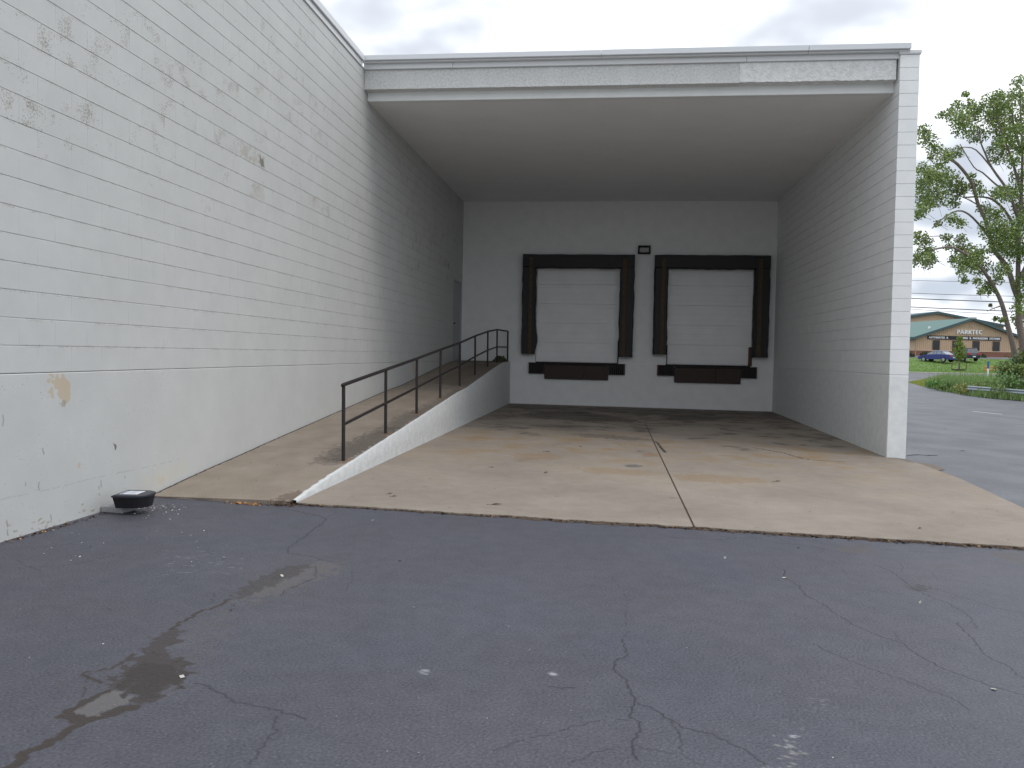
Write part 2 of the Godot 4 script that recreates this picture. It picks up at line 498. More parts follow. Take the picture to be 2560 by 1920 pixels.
	for i in AT_W * AT_H:
		var dark := maxi(0, 74 - c.d[i * 3 + 1])
		hb[i] = clampi(150 + (fine[i] - 128) / 3 + (mid[i] - 128) / 8 - dark * 3, 0, 255)
	var him := Image.create_from_data(AT_W, AT_H, false, Image.FORMAT_L8, hb)
	return [c.texture(), ImageTexture.create_from_image(him)]

const ST_W := 1232
const ST_H := 2048
func slab_px(p: Vector3) -> Vector2:
	return Vector2(p.x / 10.24 * ST_W, p.z / 17.02 * ST_H)
func slab_texture() -> ImageTexture:
	var c := Canvas.new(ST_W, ST_H)
	var coarse := noise_bytes(31, 0.005, ST_W, ST_H, 4)
	var mid := noise_bytes(32, 0.035, ST_W, ST_H, 4)
	var fine := noise_bytes(33, 0.4, ST_W, ST_H, 2)
	var streak := noise_bytes(34, 0.012, ST_W, ST_H, 4)
	var d := c.d
	for y in ST_H:
		var z := y * 17.02 / ST_H
		for x in ST_W:
			var i := y * ST_W + x
			var v := 172.0 + (coarse[i] - 128) * 0.10 + (mid[i] - 128) * 0.05 + (fine[i] - 128) * 0.10
			var rr := v + 6.0
			var gg := v - 6.0
			var bb := v - 21.0
			# rust washed out across the middle of the slab
			var k := clampf((coarse[i] - 95) * 0.007 + (streak[i] - 128) * 0.006, 0, 1) * exp(-pow((z - 10.2) / 2.6, 2.0)) * 0.75
			rr = lerpf(rr, 168, k)
			gg = lerpf(gg, 138, k)
			bb = lerpf(bb, 100, k)
			# tyre rubber and oil ground in where trucks stand
			k = clampf((streak[i] - 118) * 0.008 + (mid[i] - 128) * 0.003, 0.0, 0.55) * smoothstep(7.0, 6.2, z + (coarse[i] - 128) * 0.05)
			rr = lerpf(rr, 96, k)
			gg = lerpf(gg, 86, k)
			bb = lerpf(bb, 76, k)
			if fine[i] < 16:
				rr -= 22
				gg -= 22
				bb -= 22
			d[i * 3] = int(clampf(rr, 0, 255))
			d[i * 3 + 1] = int(clampf(gg, 0, 255))
			d[i * 3 + 2] = int(clampf(bb, 0, 255))
	c.d = d
	var P := func(list):
		var o := PackedVector2Array()
		for q in list: o.append(slab_px(gp(1160 + q[0] * 0.5154, 980 + q[1] * 0.5154)))
		return o
	var oil := Color8(74, 66, 60)
	c.patch(P.call([[280, 112], [400, 98], [560, 98], [700, 118], [800, 135], [890, 153], [760, 150], [540, 143], [330, 132]]), oil, 0.55, 26, 0.7)
	c.patch(P.call([[940, 122], [1060, 116], [1180, 122], [1260, 140], [1150, 148], [1010, 140]]), oil, 0.45, 26, 0.75)
	c.patch(P.call([[540, 205], [700, 212], [850, 228], [930, 240], [800, 240], [640, 226], [560, 222]]), oil, 0.4, 20, 0.75)
	c.patch(P.call([[300, 165], [420, 160], [620, 180], [600, 200], [400, 190]]), oil, 0.25, 22, 0.8)
	c.patch(P.call([[220, 66], [1490, 103], [1560, 135], [1200, 135], [600, 95], [200, 82]]), oil, 0.28, 24, 0.8)
	c.patch(P.call([[860, 300], [930, 300], [945, 320], [870, 322]]), Color8(160, 112, 76), 0.45, 8, 0.6)
	c.patch(P.call([[230, 310], [420, 300], [480, 330], [260, 345]]), Color8(164, 124, 84), 0.4, 14, 0.7)
	c.patch(P.call([[1000, 410], [1180, 405], [1460, 430], [1500, 450], [1250, 450], [1020, 432]]), Color8(166, 130, 88), 0.4, 16, 0.7)
	c.patch(P.call([[560, 370], [760, 380], [980, 400], [900, 415], [600, 400]]), Color8(166, 134, 92), 0.35, 16, 0.7)
	c.patch(P.call([[780, 360], [840, 358], [868, 366], [830, 373], [790, 370]]), Color8(112, 108, 104), 0.8, 6, 0.3)
	c.patch(P.call([[980, 517], [1030, 518], [1030, 526], [990, 525]]), Color8(128, 124, 116), 0.5, 5, 0.5)
	c.stroke(P.call([[1230, 312], [1350, 318]]), 3, Color8(110, 98, 86), 0.5, 2, 0.3)
	c.stroke(P.call([[1400, 275], [1470, 287], [1560, 305], [1610, 320], [1670, 335], [1850, 345]]), 3.4, Color8(72, 62, 54), 0.7, 3, 0.2)
	c.stroke(P.call([[1240, 245], [1340, 248]]), 5, Color8(196, 190, 180), 0.5, 3, 0.3)
	c.stroke(P.call([[930, 245], [975, 300]]), 5, Color8(70, 60, 52), 0.4, 2, 0.3)
	var r := RandomNumberGenerator.new()
	r.seed = 4
	for i in 240: # grit, tar spots and small chips
		var a := Vector2(r.randf_range(180, ST_W - 130), r.randf_range(600, ST_H - 60))
		c.stroke([a, a + Vector2(r.randf_range(-5, 5), r.randf_range(-2, 2))], r.randf_range(0.8, 2.4), Color8(96, 84, 72), r.randf_range(0.2, 0.6), 1.0)
	return c.texture()

const RT_W := 256
const RT_H := 2048
func ramp_px(p: Vector3) -> Vector2:
	return Vector2(p.x / 1.5 * RT_W, p.z / 17.02 * RT_H)
func ramp_texture() -> ImageTexture:
	var c := Canvas.new(RT_W, RT_H)
	var coarse := noise_bytes(41, 0.012, RT_W, RT_H, 4)
	var fine := noise_bytes(43, 0.35, RT_W, RT_H, 2)
	var d := c.d
	for i in RT_W * RT_H:
		var v := 172.0 + (coarse[i] - 128) * 0.09 + (fine[i] - 128) * 0.10
		d[i * 3] = int(v + 7)
		d[i * 3 + 1] = int(v - 7)
		d[i * 3 + 2] = int(v - 24)
	c.d = d
	var P := func(list, a):
		var o := PackedVector2Array()
		for q in list: o.append(ramp_px(Vector3(q[0], 0, q[1])))
		return o
	var st := Color8(92, 84, 78)
	# dark growth along the railing, worst between the first posts
	for q in 3:
		var g := q * 0.07
		c.patch(P.call([[1.0 + g, 15.0 - g], [1.32, 15.1 - g * 2.0], [1.4, 14.3], [1.42, 12.6], [1.2 + g, 12.3], [1.0 + g, 13.0], [.92 + g, 14.2]], 0), st, 0.34, 18, 0.7)
		c.patch(P.call([[1.05 + g, 12.6], [1.42, 12.8], [1.42, 10.2], [1.2 + g, 10.0 + g], [1.02 + g, 11.2]], 0), st, 0.28, 18, 0.7)
		c.patch(P.call([[1.15 + g, 10.2], [1.42, 10.2], [1.42, 7.6 + g], [1.25 + g, 7.4 + g * 3.0]], 0), st, 0.2, 16, 0.7)
	c.patch(P.call([[0.05, 1.6], [1.4, 1.8], [1.4, 0.0], [0.0, 0.0]], 0), Color8(98, 88, 80), 0.5, 20, 0.6)
	c.patch(P.call([[0.5, 6.4], [1.42, 7.2], [1.42, 2.2], [0.7, 1.9]], 0), Color8(104, 94, 84), 0.4, 24, 0.7)
	c.patch(P.call([[1.2, 16.6], [1.44, 16.6], [1.44, 16.2], [1.3, 16.25]], 0), Color8(118, 96, 82), 0.6, 10, 0.5)
	for k in [[1.3, 14.7], [1.3, 12.9], [1.28, 11.0], [1.26, 9.05]]:
		c.patch(P.call([[k[0] - .05, k[1] - .1], [k[0] + .1, k[1] - .1], [k[0] + .12, k[1] + .2], [k[0] - .02, k[1] + .2]], 0), Color8(150, 112, 84), 0.5, 6, 0.5)
	c.stroke(P.call([[0.02, 16.5], [0.02, 12], [0.02, 8], [0.02, 1]], 0), 3.5, Color8(70, 60, 52), 0.75, 1.5, 0.1)
	var r := RandomNumberGenerator.new()
	r.seed = 14
	for i in 70:
		var a := Vector2(r.randf_range(10, 240), r.randf_range(1200, 2000))
		c.stroke([a, a + Vector2(r.randf_range(-3, 5), r.randf_range(-2, 2))], r.randf_range(0.8, 2.0), Color8(92, 80, 68), r.randf_range(0.2, 0.6), 1.0)
	return c.texture()

func sky_image() -> Image:
	var w := 1536
	var h := 768
	var im := Image.create(w, h, false, Image.FORMAT_RGBF)
	var a := fnl(61, 1.7, 5)
	var b := fnl(62, 4.2, 4)
	for y in h:
		var el := (0.5 - (y + 0.5) / h) * PI
		var ce := cos(el)
		var se := sin(el)
		for x in w:
			var az := (x + 0.5) / w * TAU
			var dx := sin(az) * ce
			var dz := cos(az) * ce
			# cloud base seen flat from below: stretch sideways towards the horizon
			var k := 1.0 / (maxf(se, 0.0) + 0.22)
			var n := a.get_noise_3d(dx * k, 3.0 + se, dz * k) * 0.75 + b.get_noise_3d(dx * k, se * 2.0, dz * k) * 0.3
			var t := smoothstep(-0.30, 0.16, n)
			var dark := Vector3(0.55, 0.59, 0.66)
			var light := Vector3(0.98, 1.01, 1.05)
			var low := smoothstep(0.32, 0.05, se)
			dark = dark.lerp(Vector3(0.46, 0.52, 0.61), low)
			light = light.lerp(Vector3(1.0, 1.04, 1.10), low)
			var c := dark.lerp(light, t) * (1.0 + 0.55 * maxf(se, 0.0)) / 1.12
			if se < 0.0: c = Vector3(0.30, 0.31, 0.31)
			im.set_pixel(x, y, Color(c.x, c.y, c.z))
	return im

# ------------------------------------------------------------------ setting
func make_materials():
	var hm := height_tex(3, 0.05)
	var fine_h := height_tex(4, 0.12)
	var wall_tex := wall_texture()
	M.wall = mat(Color.WHITE, 0.62, wall_tex, Vector3(1, 1.0 / 6.5, 1.0 / 12.0), Vector3(0, -1.0, -20.0 / 12.0))
	var paint := ramp_tex(51, 0.012, Color8(226, 228, 229), Color8(234, 236, 236), 512, 0.02)
	M.paint = mat(Color.WHITE, 0.62, paint, Vector3.ONE * 0.45, Vector3.ZERO, fine_h, 0.10)
	M.paint_base = mat(Color.WHITE, 0.7, ramp_tex(49, 0.016, Color8(216, 219, 220), Color8(232, 234, 234), 512, 0.03), Vector3.ONE * 0.6, Vector3.ZERO, hm, 0.1)
	M.paint_old = mat(Color.WHITE, 0.7, ramp_tex(52, 0.02, Color8(194, 197, 198), Color8(214, 216, 217), 512, 0.03), Vector3.ONE * 0.6, Vector3.ZERO, hm, 0.4)
	M.ceiling = mat(Color.WHITE, 0.8, ramp_tex(53, 0.008, Color8(235, 236, 237), Color8(240, 241, 242), 512, 0.015), Vector3.ONE * 0.25)
	M.stucco = mat(Color.WHITE, 0.9, ramp_tex(54, 0.05, Color8(200, 201, 200), Color8(232, 233, 232), 512, 0.10), Vector3.ONE * 0.8, Vector3.ZERO, height_tex(5, 0.16), 1.4)
	M.stucco_patch = mat(Color.WHITE, 0.85, ramp_tex(55, 0.02, Color8(206, 207, 206), Color8(234, 235, 234), 512, 0.07), Vector3.ONE * 0.8, Vector3.ZERO, hm, 1.2)
	M.metal_white = mat(Color8(214, 216, 218), 0.42)
	M.metal_cap = mat(Color8(212, 215, 219), 0.40)
	M.door_white = mat(Color.WHITE, 0.45, ramp_tex(56, 0.01, Color8(228, 229, 231), Color8(236, 237, 238), 256, 0.01), Vector3.ONE * 0.5)
	M.door_grey = mat(Color8(158, 162, 167), 0.5)
	M.vinyl = mat(Color.WHITE, 0.6, ramp_tex(57, 0.03, Color8(20, 20, 24), Color8(34, 32, 36), 256, 0.02), Vector3.ONE * 1.5)
	M.stripe = mat(Color.WHITE, 0.7, ramp_tex(58, 0.04, Color8(52, 40, 32), Color8(96, 74, 42), 256, 0.05), Vector3(1.2, 1.2, 1.2))
	M.rubber = mat(Color.WHITE, 0.8, ramp_tex(59, 0.05, Color8(26, 23, 25), Color8(44, 37, 37), 256, 0.04), Vector3.ONE * 2.0)
	M.steel_brown = mat(Color.WHITE, 0.65, ramp_tex(60, 0.05, Color8(48, 38, 38), Color8(72, 56, 52), 256, 0.05), Vector3.ONE * 1.6)
	M.steel_brown.metallic = 0.2
	M.pipe = mat(Color.WHITE, 0.5, ramp_tex(63, 0.05, Color8(30, 25, 27), Color8(54, 45, 46), 256, 0.05), Vector3(3, 2, 3))
	M.pipe.metallic = 0.25
	M.red_paint = mat(Color8(132, 52, 34), 0.7)
	M.wood_brown = mat(Color8(88, 66, 56), 0.8)
	var at2 := asphalt_texture()
	M.asphalt = mat(Color8(224, 224, 228), 0.6, at2[0])
	M.asphalt.heightmap_enabled = true
	M.asphalt.heightmap_texture = at2[1]
	M.asphalt.heightmap_scale = 1.2
	M.slab = mat(Color8(202, 202, 204), 0.85, slab_texture())
	M.ramp = mat(Color8(198, 198, 200), 0.85, ramp_texture())
	M.concrete = mat(Color.WHITE, 0.85, ramp_tex(64, 0.02, Color8(140, 130, 116), Color8(162, 152, 138), 512, 0.08), Vector3.ONE * 0.7, Vector3.ZERO, hm, 0.4)
	M.lot = mat(Color.WHITE, 0.6, ramp_tex(65, 0.01, Color8(80, 82, 87), Color8(108, 110, 116), 512, 0.06, 5), Vector3.ONE * 0.11)
	M.road = mat(Color.WHITE, 0.7, ramp_tex(66, 0.02, Color8(86, 88, 92), Color8(108, 110, 114), 256, 0.04), Vector3.ONE * 0.2)
	M.joint_dirt = mat(Color.WHITE, 0.95, ramp_tex(67, 0.08, Color8(58, 48, 40), Color8(104, 88, 72), 256, 0.12), Vector3.ONE * 3.0)
	M.grass = mat(Color.WHITE, 0.9, ramp_tex(68, 0.02, Color8(74, 100, 44), Color8(112, 138, 66), 512, 0.08), Vector3.ONE * 0.12)
	M.grass_blade = mat(Color8(100, 128, 64), 0.8)
	M.white_line = mat(Color8(214, 214, 210), 0.7)
	M.block_grey = mat(Color.WHITE, 0.9, ramp_tex(69, 0.05, Color8(138, 138, 140), Color8(164, 164, 166), 256, 0.06), Vector3.ONE * 3.0)
	M.black_plastic = mat(Color8(26, 26, 29), 0.42)
	M.white = mat(Color8(226, 228, 232), 0.6)

func yard_uv(p: Vector3) -> Vector2:
	return Vector2((p.x - AX0) / ASX, (p.z - AZ0) / ASZ)
func grid_sheet(st: SurfaceTool, x0, x1, z0, z1, step, up := 0.0, with_uv := false):
	var nx := int(ceil((x1 - x0) / step))
	var nz := int(ceil((z1 - z0) / step))
	for i in nx:
		for j in nz:
			var xa := lerpf(x0, x1, float(i) / nx)
			var xb := lerpf(x0, x1, float(i + 1) / nx)
			var za := lerpf(z0, z1, float(j) / nz)
			var zb := lerpf(z0, z1, float(j + 1) / nz)
			var p := [Vector3(xa, gy(xa, za) + up, za), Vector3(xb, gy(xb, za) + up, za), Vector3(xb, gy(xb, zb) + up, zb), Vector3(xa, gy(xa, zb) + up, zb)]
			if with_uv: quad_uv(st, p[3], p[2], p[1], p[0], yard_uv(p[3]), yard_uv(p[2]), yard_uv(p[1]), yard_uv(p[0]))
			else: quad(st, p[3], p[2], p[1], p[0], 0)

func build_ground():
	# base terrain to the horizon
	var xs := [-600.0, -200.0, -80.0, -30.0, -6.0, 0.0, 4.5, 9.0, 15.0, 21.0, 27.0, 34.0, 45.0, 60.0, 80.0, 110.0, 200.0, 600.0]
	var zs := [-800.0, -400.0, -200.0, -140.0, -106.0, -97.0, -91.0, -86.0, -82.0, -77.0, -72.0, -67.0, -62.0, -56.0, -50.0, -44.0, -38.0, -30.0, -15.0, 0.0, 5.0, 10.0, 30.0, 80.0, 300.0]
	var st := new_st()
	for i in xs.size() - 1:
		for j in zs.size() - 1:
			var q := []
			for k in [[0, 1], [1, 1], [1, 0], [0, 0]]:
				var x: float = xs[i + k[0]]
				var z: float = zs[j + k[1]]
				q.append(Vector3(x, gy(x, z) - 0.12, z))
			quad(st, q[0], q[1], q[2], q[3], 0)
	tag(put(st, "ground", M.grass), "", "", "", "structure")
	# yard in front of the apron, with its cracks and dirt
	st = new_st()
	grid_sheet(st, AX0, AX0 + ASX, AZ0, AZ0 + ASZ, 0.3, 0.0, true)
	tag(put(st, "asphalt_yard", M.asphalt), "", "", "", "structure")
	st = new_st()
	grid_sheet(st, 8.3, AX0 + ASX, -70.0, AZ0, 1.5)
	grid_sheet(st, AX0 + ASX, 110.0, -70.0, AZ0 + ASZ, 2.0)
	grid_sheet(st, AX0, 110.0, AZ0 + ASZ, 70.0, 3.0)
	tag(put(st, "parking_lot", M.lot), "", "", "", "structure")
	# the street across the lot, its far kerb and the lawn bank
	st = new_st()
	grid_sheet(st, -60.0, 160.0, -82.0, -70.0, 2.0, 0.01)
	tag(put(st, "road", M.road), "", "", "", "structure")
	st = new_st()
	for i in 110:
		var xa := -60.0 + i * 2.0
		var y0 := gy(xa, -82.3)
		box(st, Vector3(xa, y0 - 0.1, -82.6), Vector3(xa + 1.985, y0 + 0.16, -82.02), 0.03)
	tag(put(st, "kerb", mat(Color8(168, 166, 160), 0.85)), "", "", "", "structure")
	st = new_st()
	grid_sheet(st, -60.0, 160.0, -100.0, -82.6, 1.6, 0.14)
	tag(put(st, "lawn", M.grass), "", "", "", "structure")
	st = new_st()
	grid_sheet(st, -60.0, 160.0, -135.0, -100.0, 3.0, 0.16)
	tag(put(st, "office_car_park", M.road), "", "", "", "structure")
	# soil washed against the apron by the side wall, and tar in the lot's old cracks
	var P := func(list, up):
		var o := []
		for q in list:
			var w := gp(2260 + q[0] * 0.1808, 880 + q[1] * 0.1808)
			o.append(Vector3(w.x, gy(w.x, w.z) + up, w.z))
		return o
	st = new_st()
	var pts: Array = P.call([[30, 1560], [30, 1545], [120, 1532], [210, 1532], [330, 1548], [430, 1570], [500, 1596], [560, 1622], [520, 1640], [430, 1654], [300, 1668], [190, 1650], [110, 1605]], 0.006)
	st.set_smooth_group(-1)
	for i in range(1, pts.size() - 1):
		for p in [pts[0], pts[i], pts[i + 1]]: st.add_vertex(p)
	tag(put(st, "soil_patch", mat(Color.WHITE, 0.95, ramp_tex(166, 0.08, Color8(96, 84, 76), Color8(134, 122, 112), 256, 0.14), Vector3.ONE * 2.0)), "brown grit washed up beside the end of the bay's side wall", "soil", "", "stuff")
	st = new_st()
	var nz := fnl(167, 1.3, 3)
	for k in [[[40, 1436], [120, 1425], [210, 1422], [330, 1432], [470, 1428]], [[270, 796], [400, 812], [560, 835], [700, 853], [850, 880]], [[400, 860], [480, 872], [590, 896]], [[490, 1045], [545, 1058], [590, 1076]], [[130, 1328], [170, 1335]], [[780, 1368], [840, 1364]], [[60, 603], [200, 608], [380, 606]], [[640, 1246], [700, 1260]]]:
		var line: Array = P.call(k, 0.005)
		for i in line.size() - 1:
			for q in 6:
				var pa: Vector3 = (line[i] as Vector3).lerp(line[i + 1], q / 6.0)
				var pb: Vector3 = (line[i] as Vector3).lerp(line[i + 1], (q + 1) / 6.0)
				var wa := 0.02 + 0.035 * absf(nz.get_noise_2d(pa.x * 3.0, pa.z * 3.0))
				var wb := 0.02 + 0.035 * absf(nz.get_noise_2d(pb.x * 3.0, pb.z * 3.0))
				quad(st, pa - Vector3(0, 0, wa), pb - Vector3(0, 0, wb), pb + Vector3(0, 0, wb), pa + Vector3(0, 0, wa))
	tag(put(st, "crack_tar", mat(Color8(62, 62, 68), 0.8)), "dark tar lines in cracks of the grey lot", "tar", "", "stuff")
	# parking stripe left on the lot
	var a := gp(2432, 1029)
	var b := gp(2506, 1036.5)
	st = new_st()
	var side := (b - a).cross(Vector3.UP).normalized() * 0.06
	quad(st, a - side + Vector3.UP * 0.01, b - side + Vector3.UP * 0.01, b + side + Vector3.UP * 0.01, a + side + Vector3.UP * 0.01)
	tag(put(st, "painted_stripe", M.white_line), "white painted parking stripe on the grey lot", "road marking", "", "structure")

# apron: three cast slabs with open joints between them
func slab_front(x: float) -> float:
	var k := fnl(71, 1.6, 4)
	var k2 := fnl(72, 9.0, 2)
	return 16.62 + 0.012 * (x - 5.0) + k.get_noise_1d(x) * 0.035 + k2.get_noise_1d(x) * 0.022
func slab_right(z: float) -> float:
	if z < PZ + 0.02: return W - 0.004
	var k := [[PZ + 0.02, 9.06], [12.2, 9.02], [14.56, 8.77], [16.9, 8.42]]
	for i in 3:
		if z <= k[i + 1][0]: return lerpf(k[i][1], k[i + 1][1], (z - k[i][0]) / (k[i + 1][0] - k[i][0]))
	return 8.42
func slab_panel(st: SurfaceTool, xl: Callable, xr: Callable, z0: float, front: bool, z1: float, nx: int, nz: int):
	var rows := []
	for j in nz + 1:
		var t := float(j) / nz
		var row := []
		for i in nx + 1:
			var zz := lerpf(z0, z1, t)
			var x := lerpf(xl.call(zz), xr.call(zz), float(i) / nx)
			if front: zz = lerpf(z0, slab_front(x), t)
			row.append(Vector3(x, gy(x, zz) + 0.02, zz))
		rows.append(row)
	var uv := func(p): return Vector2(p.x / 10.24, p.z / 17.02)
	for j in nz:
		for i in nx:
			var q := [rows[j + 1][i], rows[j + 1][i + 1], rows[j][i + 1], rows[j][i]]
			quad_uv(st, q[0], q[1], q[2], q[3], uv.call(q[0]), uv.call(q[1]), uv.call(q[2]), uv.call(q[3]))
	var dn := Vector3(0, -0.06, 0)
	var rim := []
	for i in nx + 1: rim.append(rows[nz][i])
	for j in range(nz - 1, -1, -1): rim.append(rows[j][nx])
	for i in range(nx - 1, -1, -1): rim.append(rows[0][i])
	for j in range(1, nz + 1): rim.append(rows[j][0])
	for i in rim.size() - 1:
		quad_uv(st, rim[i] + dn, rim[i + 1] + dn, rim[i + 1], rim[i], uv.call(rim[i]), uv.call(rim[i + 1]), uv.call(rim[i + 1]), uv.call(rim[i]), 5)
func build_apron():
	var o := Node3D.new()
	o.name = "concrete_apron"
	add_child(o, true)
	tag(o, "", "", "", "structure")
	var lx := func(z): return 1.442
	var jl := func(z): return 5.089
	var jr := func(z): return 5.109
	var st := new_st()
	slab_panel(st, lx, func(z): return W - 0.004, 0.004, false, 5.29, 12, 12)
	put(st, "slab", M.slab, o)
	st = new_st()
	slab_panel(st, lx, jl, 5.312, true, 16.62, 120, 24)
	put(st, "slab", M.slab, o)
	st = new_st()
	slab_panel(st, jr, slab_right, 5.312, true, 16.62, 120, 60)
	put(st, "slab", M.slab, o)
	# grit lying in the joints
	st = new_st()
	for k in 46:
		var za := 5.3 + k * 0.245
		var zb := minf(za + 0.245, 16.6)
		quad(st, Vector3(5.07, gy(5.1, zb) + 0.012, zb), Vector3(5.126, gy(5.1, zb) + 0.012, zb), Vector3(5.126, gy(5.1, za) + 0.012, za), Vector3(5.07, gy(5.1, za) + 0.012, za), 0)
	for k in 15:
		var xa := 1.45 + k * 0.488
		var xb := xa + 0.488
		quad(st, Vector3(xa, gy(xa, 5.3) + 0.012, 5.33), Vector3(xb, gy(xb, 5.3) + 0.012, 5.33), Vector3(xb, gy(xb, 5.3) + 0.012, 5.27), Vector3(xa, gy(xa, 5.3) + 0.012, 5.27), 0)
	tag(put(st, "joint_grit", M.joint_dirt, o), "", "", "", "stuff")

# ------------------------------------------------------------------ block walls
func block_mesh(w: float, h: float, seed_: int) -> ArrayMesh:
	var r := RandomNumberGenerator.new()
	r.seed = seed_
	var st := new_st()
	var a := []
	var b := []
	var c := []
	for k in [[-1, -1], [1, -1], [1, 1], [-1, 1]]:
		var j := r.randf_range(-0.0006, 0.0006)
		a.append(Vector3(k[0] * (w * 0.5 - 0.0004), k[1] * (h * 0.5 - 0.0052), j))
		b.append(Vector3(k[0] * (w * 0.5), k[1] * (h * 0.5 - 0.0034), -0.0016 + j))
		c.append(Vector3(k[0] * (w * 0.5), k[1] * (h * 0.5 - 0.0034), -0.03))
	quad(st, a[0], a[1], a[2], a[3])
	for i in 4:
		var i2 := (i + 1) % 4
		quad(st, b[i], b[i2], a[i2], a[i])
		quad(st, c[i], c[i2], b[i2], b[i])
	st.generate_normals()
	return st.commit()
# blocks: array of [origin, length]; the 300 that show largest become parts, the rest one mass
func lay_blocks(parent: Node3D, blocks: Array, yaw: float, material: Material, single: int):
	var full := []
	for i in 5: full.append(block_mesh(BL, CH, 100 + i))
	var other := {}
	blocks.sort_custom(func(p, q): return p[2] > q[2])
	var rest := new_st()
	var n_rest := 0
	var n := 0
	for k in blocks:
		var me: ArrayMesh
		if absf(k[1] - BL) < 0.001: me = full[rng.randi() % 5]
		else:
			var key := snappedf(k[1], 0.002)
			if not other.has(key): other[key] = block_mesh(key, CH, int(key * 1000))
			me = other[key]
		var xf := Transform3D(Basis(Vector3.UP, yaw), k[0])
		if n < single and k[2] > 0.0:
			var o := MeshInstance3D.new()
			o.name = "block"
			o.mesh = me
			o.material_override = material
			parent.add_child(o, true)
			o.transform = xf
			n += 1
		else:
			rest.append_from(me, 0, xf)
			n_rest += 1
	if n_rest > 0:
		var o := MeshInstance3D.new()
		o.name = "block_mass"
		o.mesh = rest.commit()
		o.material_override = material
		o.set_meta("kind", "stuff")
		parent.add_child(o, true)
func block_score(p: Vector3, facing: Vector3) -> float:
	if p.z > CAM.z - 1.0: return 0.0
	var s := seen(p)
	if s.x < -20 or s.x > 2580 or s.y < -20 or s.y > 1940: return 0.0
	var d := CAM - p
	return d.normalized().dot(facing) / d.length_squared()

func build_warehouse():
	var o := thing("warehouse", Vector3.ZERO, "long white painted block warehouse wall with peeling paint beside the ramp", "building")
	var blocks := []
	var z_end := 30.0
	for n in 25:
		var z := phase(n) - BL
		while z < z_end:
			var a := maxf(z, 0.0)
			var b := minf(z + BL, z_end)
			# leave the doorway by the back corner open
			var cut := false
			if n < 11 and b > 0.17 and a < 1.33:
				if a < 0.17 and b > 0.17: b = 0.17
				elif b > 1.33 and a < 1.33: a = 1.33
				else: cut = true
			if not cut and b - a > 0.02:
				var p := Vector3(0, FL + (n + 0.5) * CH, (a + b) * 0.5)
				blocks.append([p, b - a, block_score(p, Vector3.RIGHT)])
			z += BL
	lay_blocks(o, blocks, PI / 2, M.wall, 300)
	var st := new_st()
	quad(st, Vector3(-0.0040, FL, z_end), Vector3(-0.0040, FL, 1.33), Vector3(-0.0040, 6.33, 1.33), Vector3(-0.0040, 6.33, z_end))
	quad(st, Vector3(-0.0040, 3.49, 1.33), Vector3(-0.0040, 3.49, 0.0), Vector3(-0.0040, 6.33, 0.0), Vector3(-0.0040, 6.33, 1.33))
	quad(st, Vector3(-0.0040, FL, 0.17), Vector3(-0.0040, FL, 0.0), Vector3(-0.0040, 3.49, 0.0), Vector3(-0.0040, 3.49, 0.17))
	put(st, "mortar", M.wall, o)
	# poured foundation, a hair proud of the blocks, with a rounded top edge
	st = new_st()
	box(st, Vector3(-0.3, -0.5, -0.3), Vector3(0.006, FL - 0.004, z_end), 0.006)
	put(st, "foundation", M.wall, o)
	st = new_st()
	box(st, Vector3(-14.0, -0.4, -14.0), Vector3(-0.31, 6.3, z_end))
	put(st, "building_core", M.paint, o)
	# roof edge: flashing, shadow gap and cap, in sheet lengths
	var z := 10.02
	while z < z_end:
		var e := minf(z + 3.05, z_end)
		st = new_st()
		box(st, Vector3(-0.3, 6.285, z), Vector3(0.022, 6.372, e - 0.004), 0.004)
		put(st, "flashing", M.metal_white, o)
		st = new_st()
		box(st, Vector3(-0.3, 6.376, z), Vector3(0.055, 6.482, e - 0.004), 0.006)
		put(st, "coping", M.metal_cap, o)
		z = e
	# steel door in the back corner
	st = new_st()
	box(st, Vector3(-0.06, FL + 0.01, 0.22), Vector3(-0.03, 3.44, 1.28), 0.004)
	var d := put(st, "door", M.door_grey, o)
	st = new_st()
	box(st, Vector3(-0.2, FL, 0.172), Vector3(0.004, 3.488, 0.22), 0.004)
	box(st, Vector3(-0.2, FL, 1.28), Vector3(0.004, 3.488, 1.328), 0.004)
	box(st, Vector3(-0.2, 3.44, 0.222), Vector3(0.004, 3.486, 1.278), 0.004)
	put(st, "frame", M.door_grey, d)
	st = new_st()
	tube(st, [Vector3(-0.03, 2.28, 1.2), Vector3(0.02, 2.28, 1.2)], 0.018, 8)
	tube(st, [Vector3(0.02, 2.28, 1.215), Vector3(0.02, 2.28, 1.08)], 0.012, 8)
	put(st, "handle", M.rubber, d)

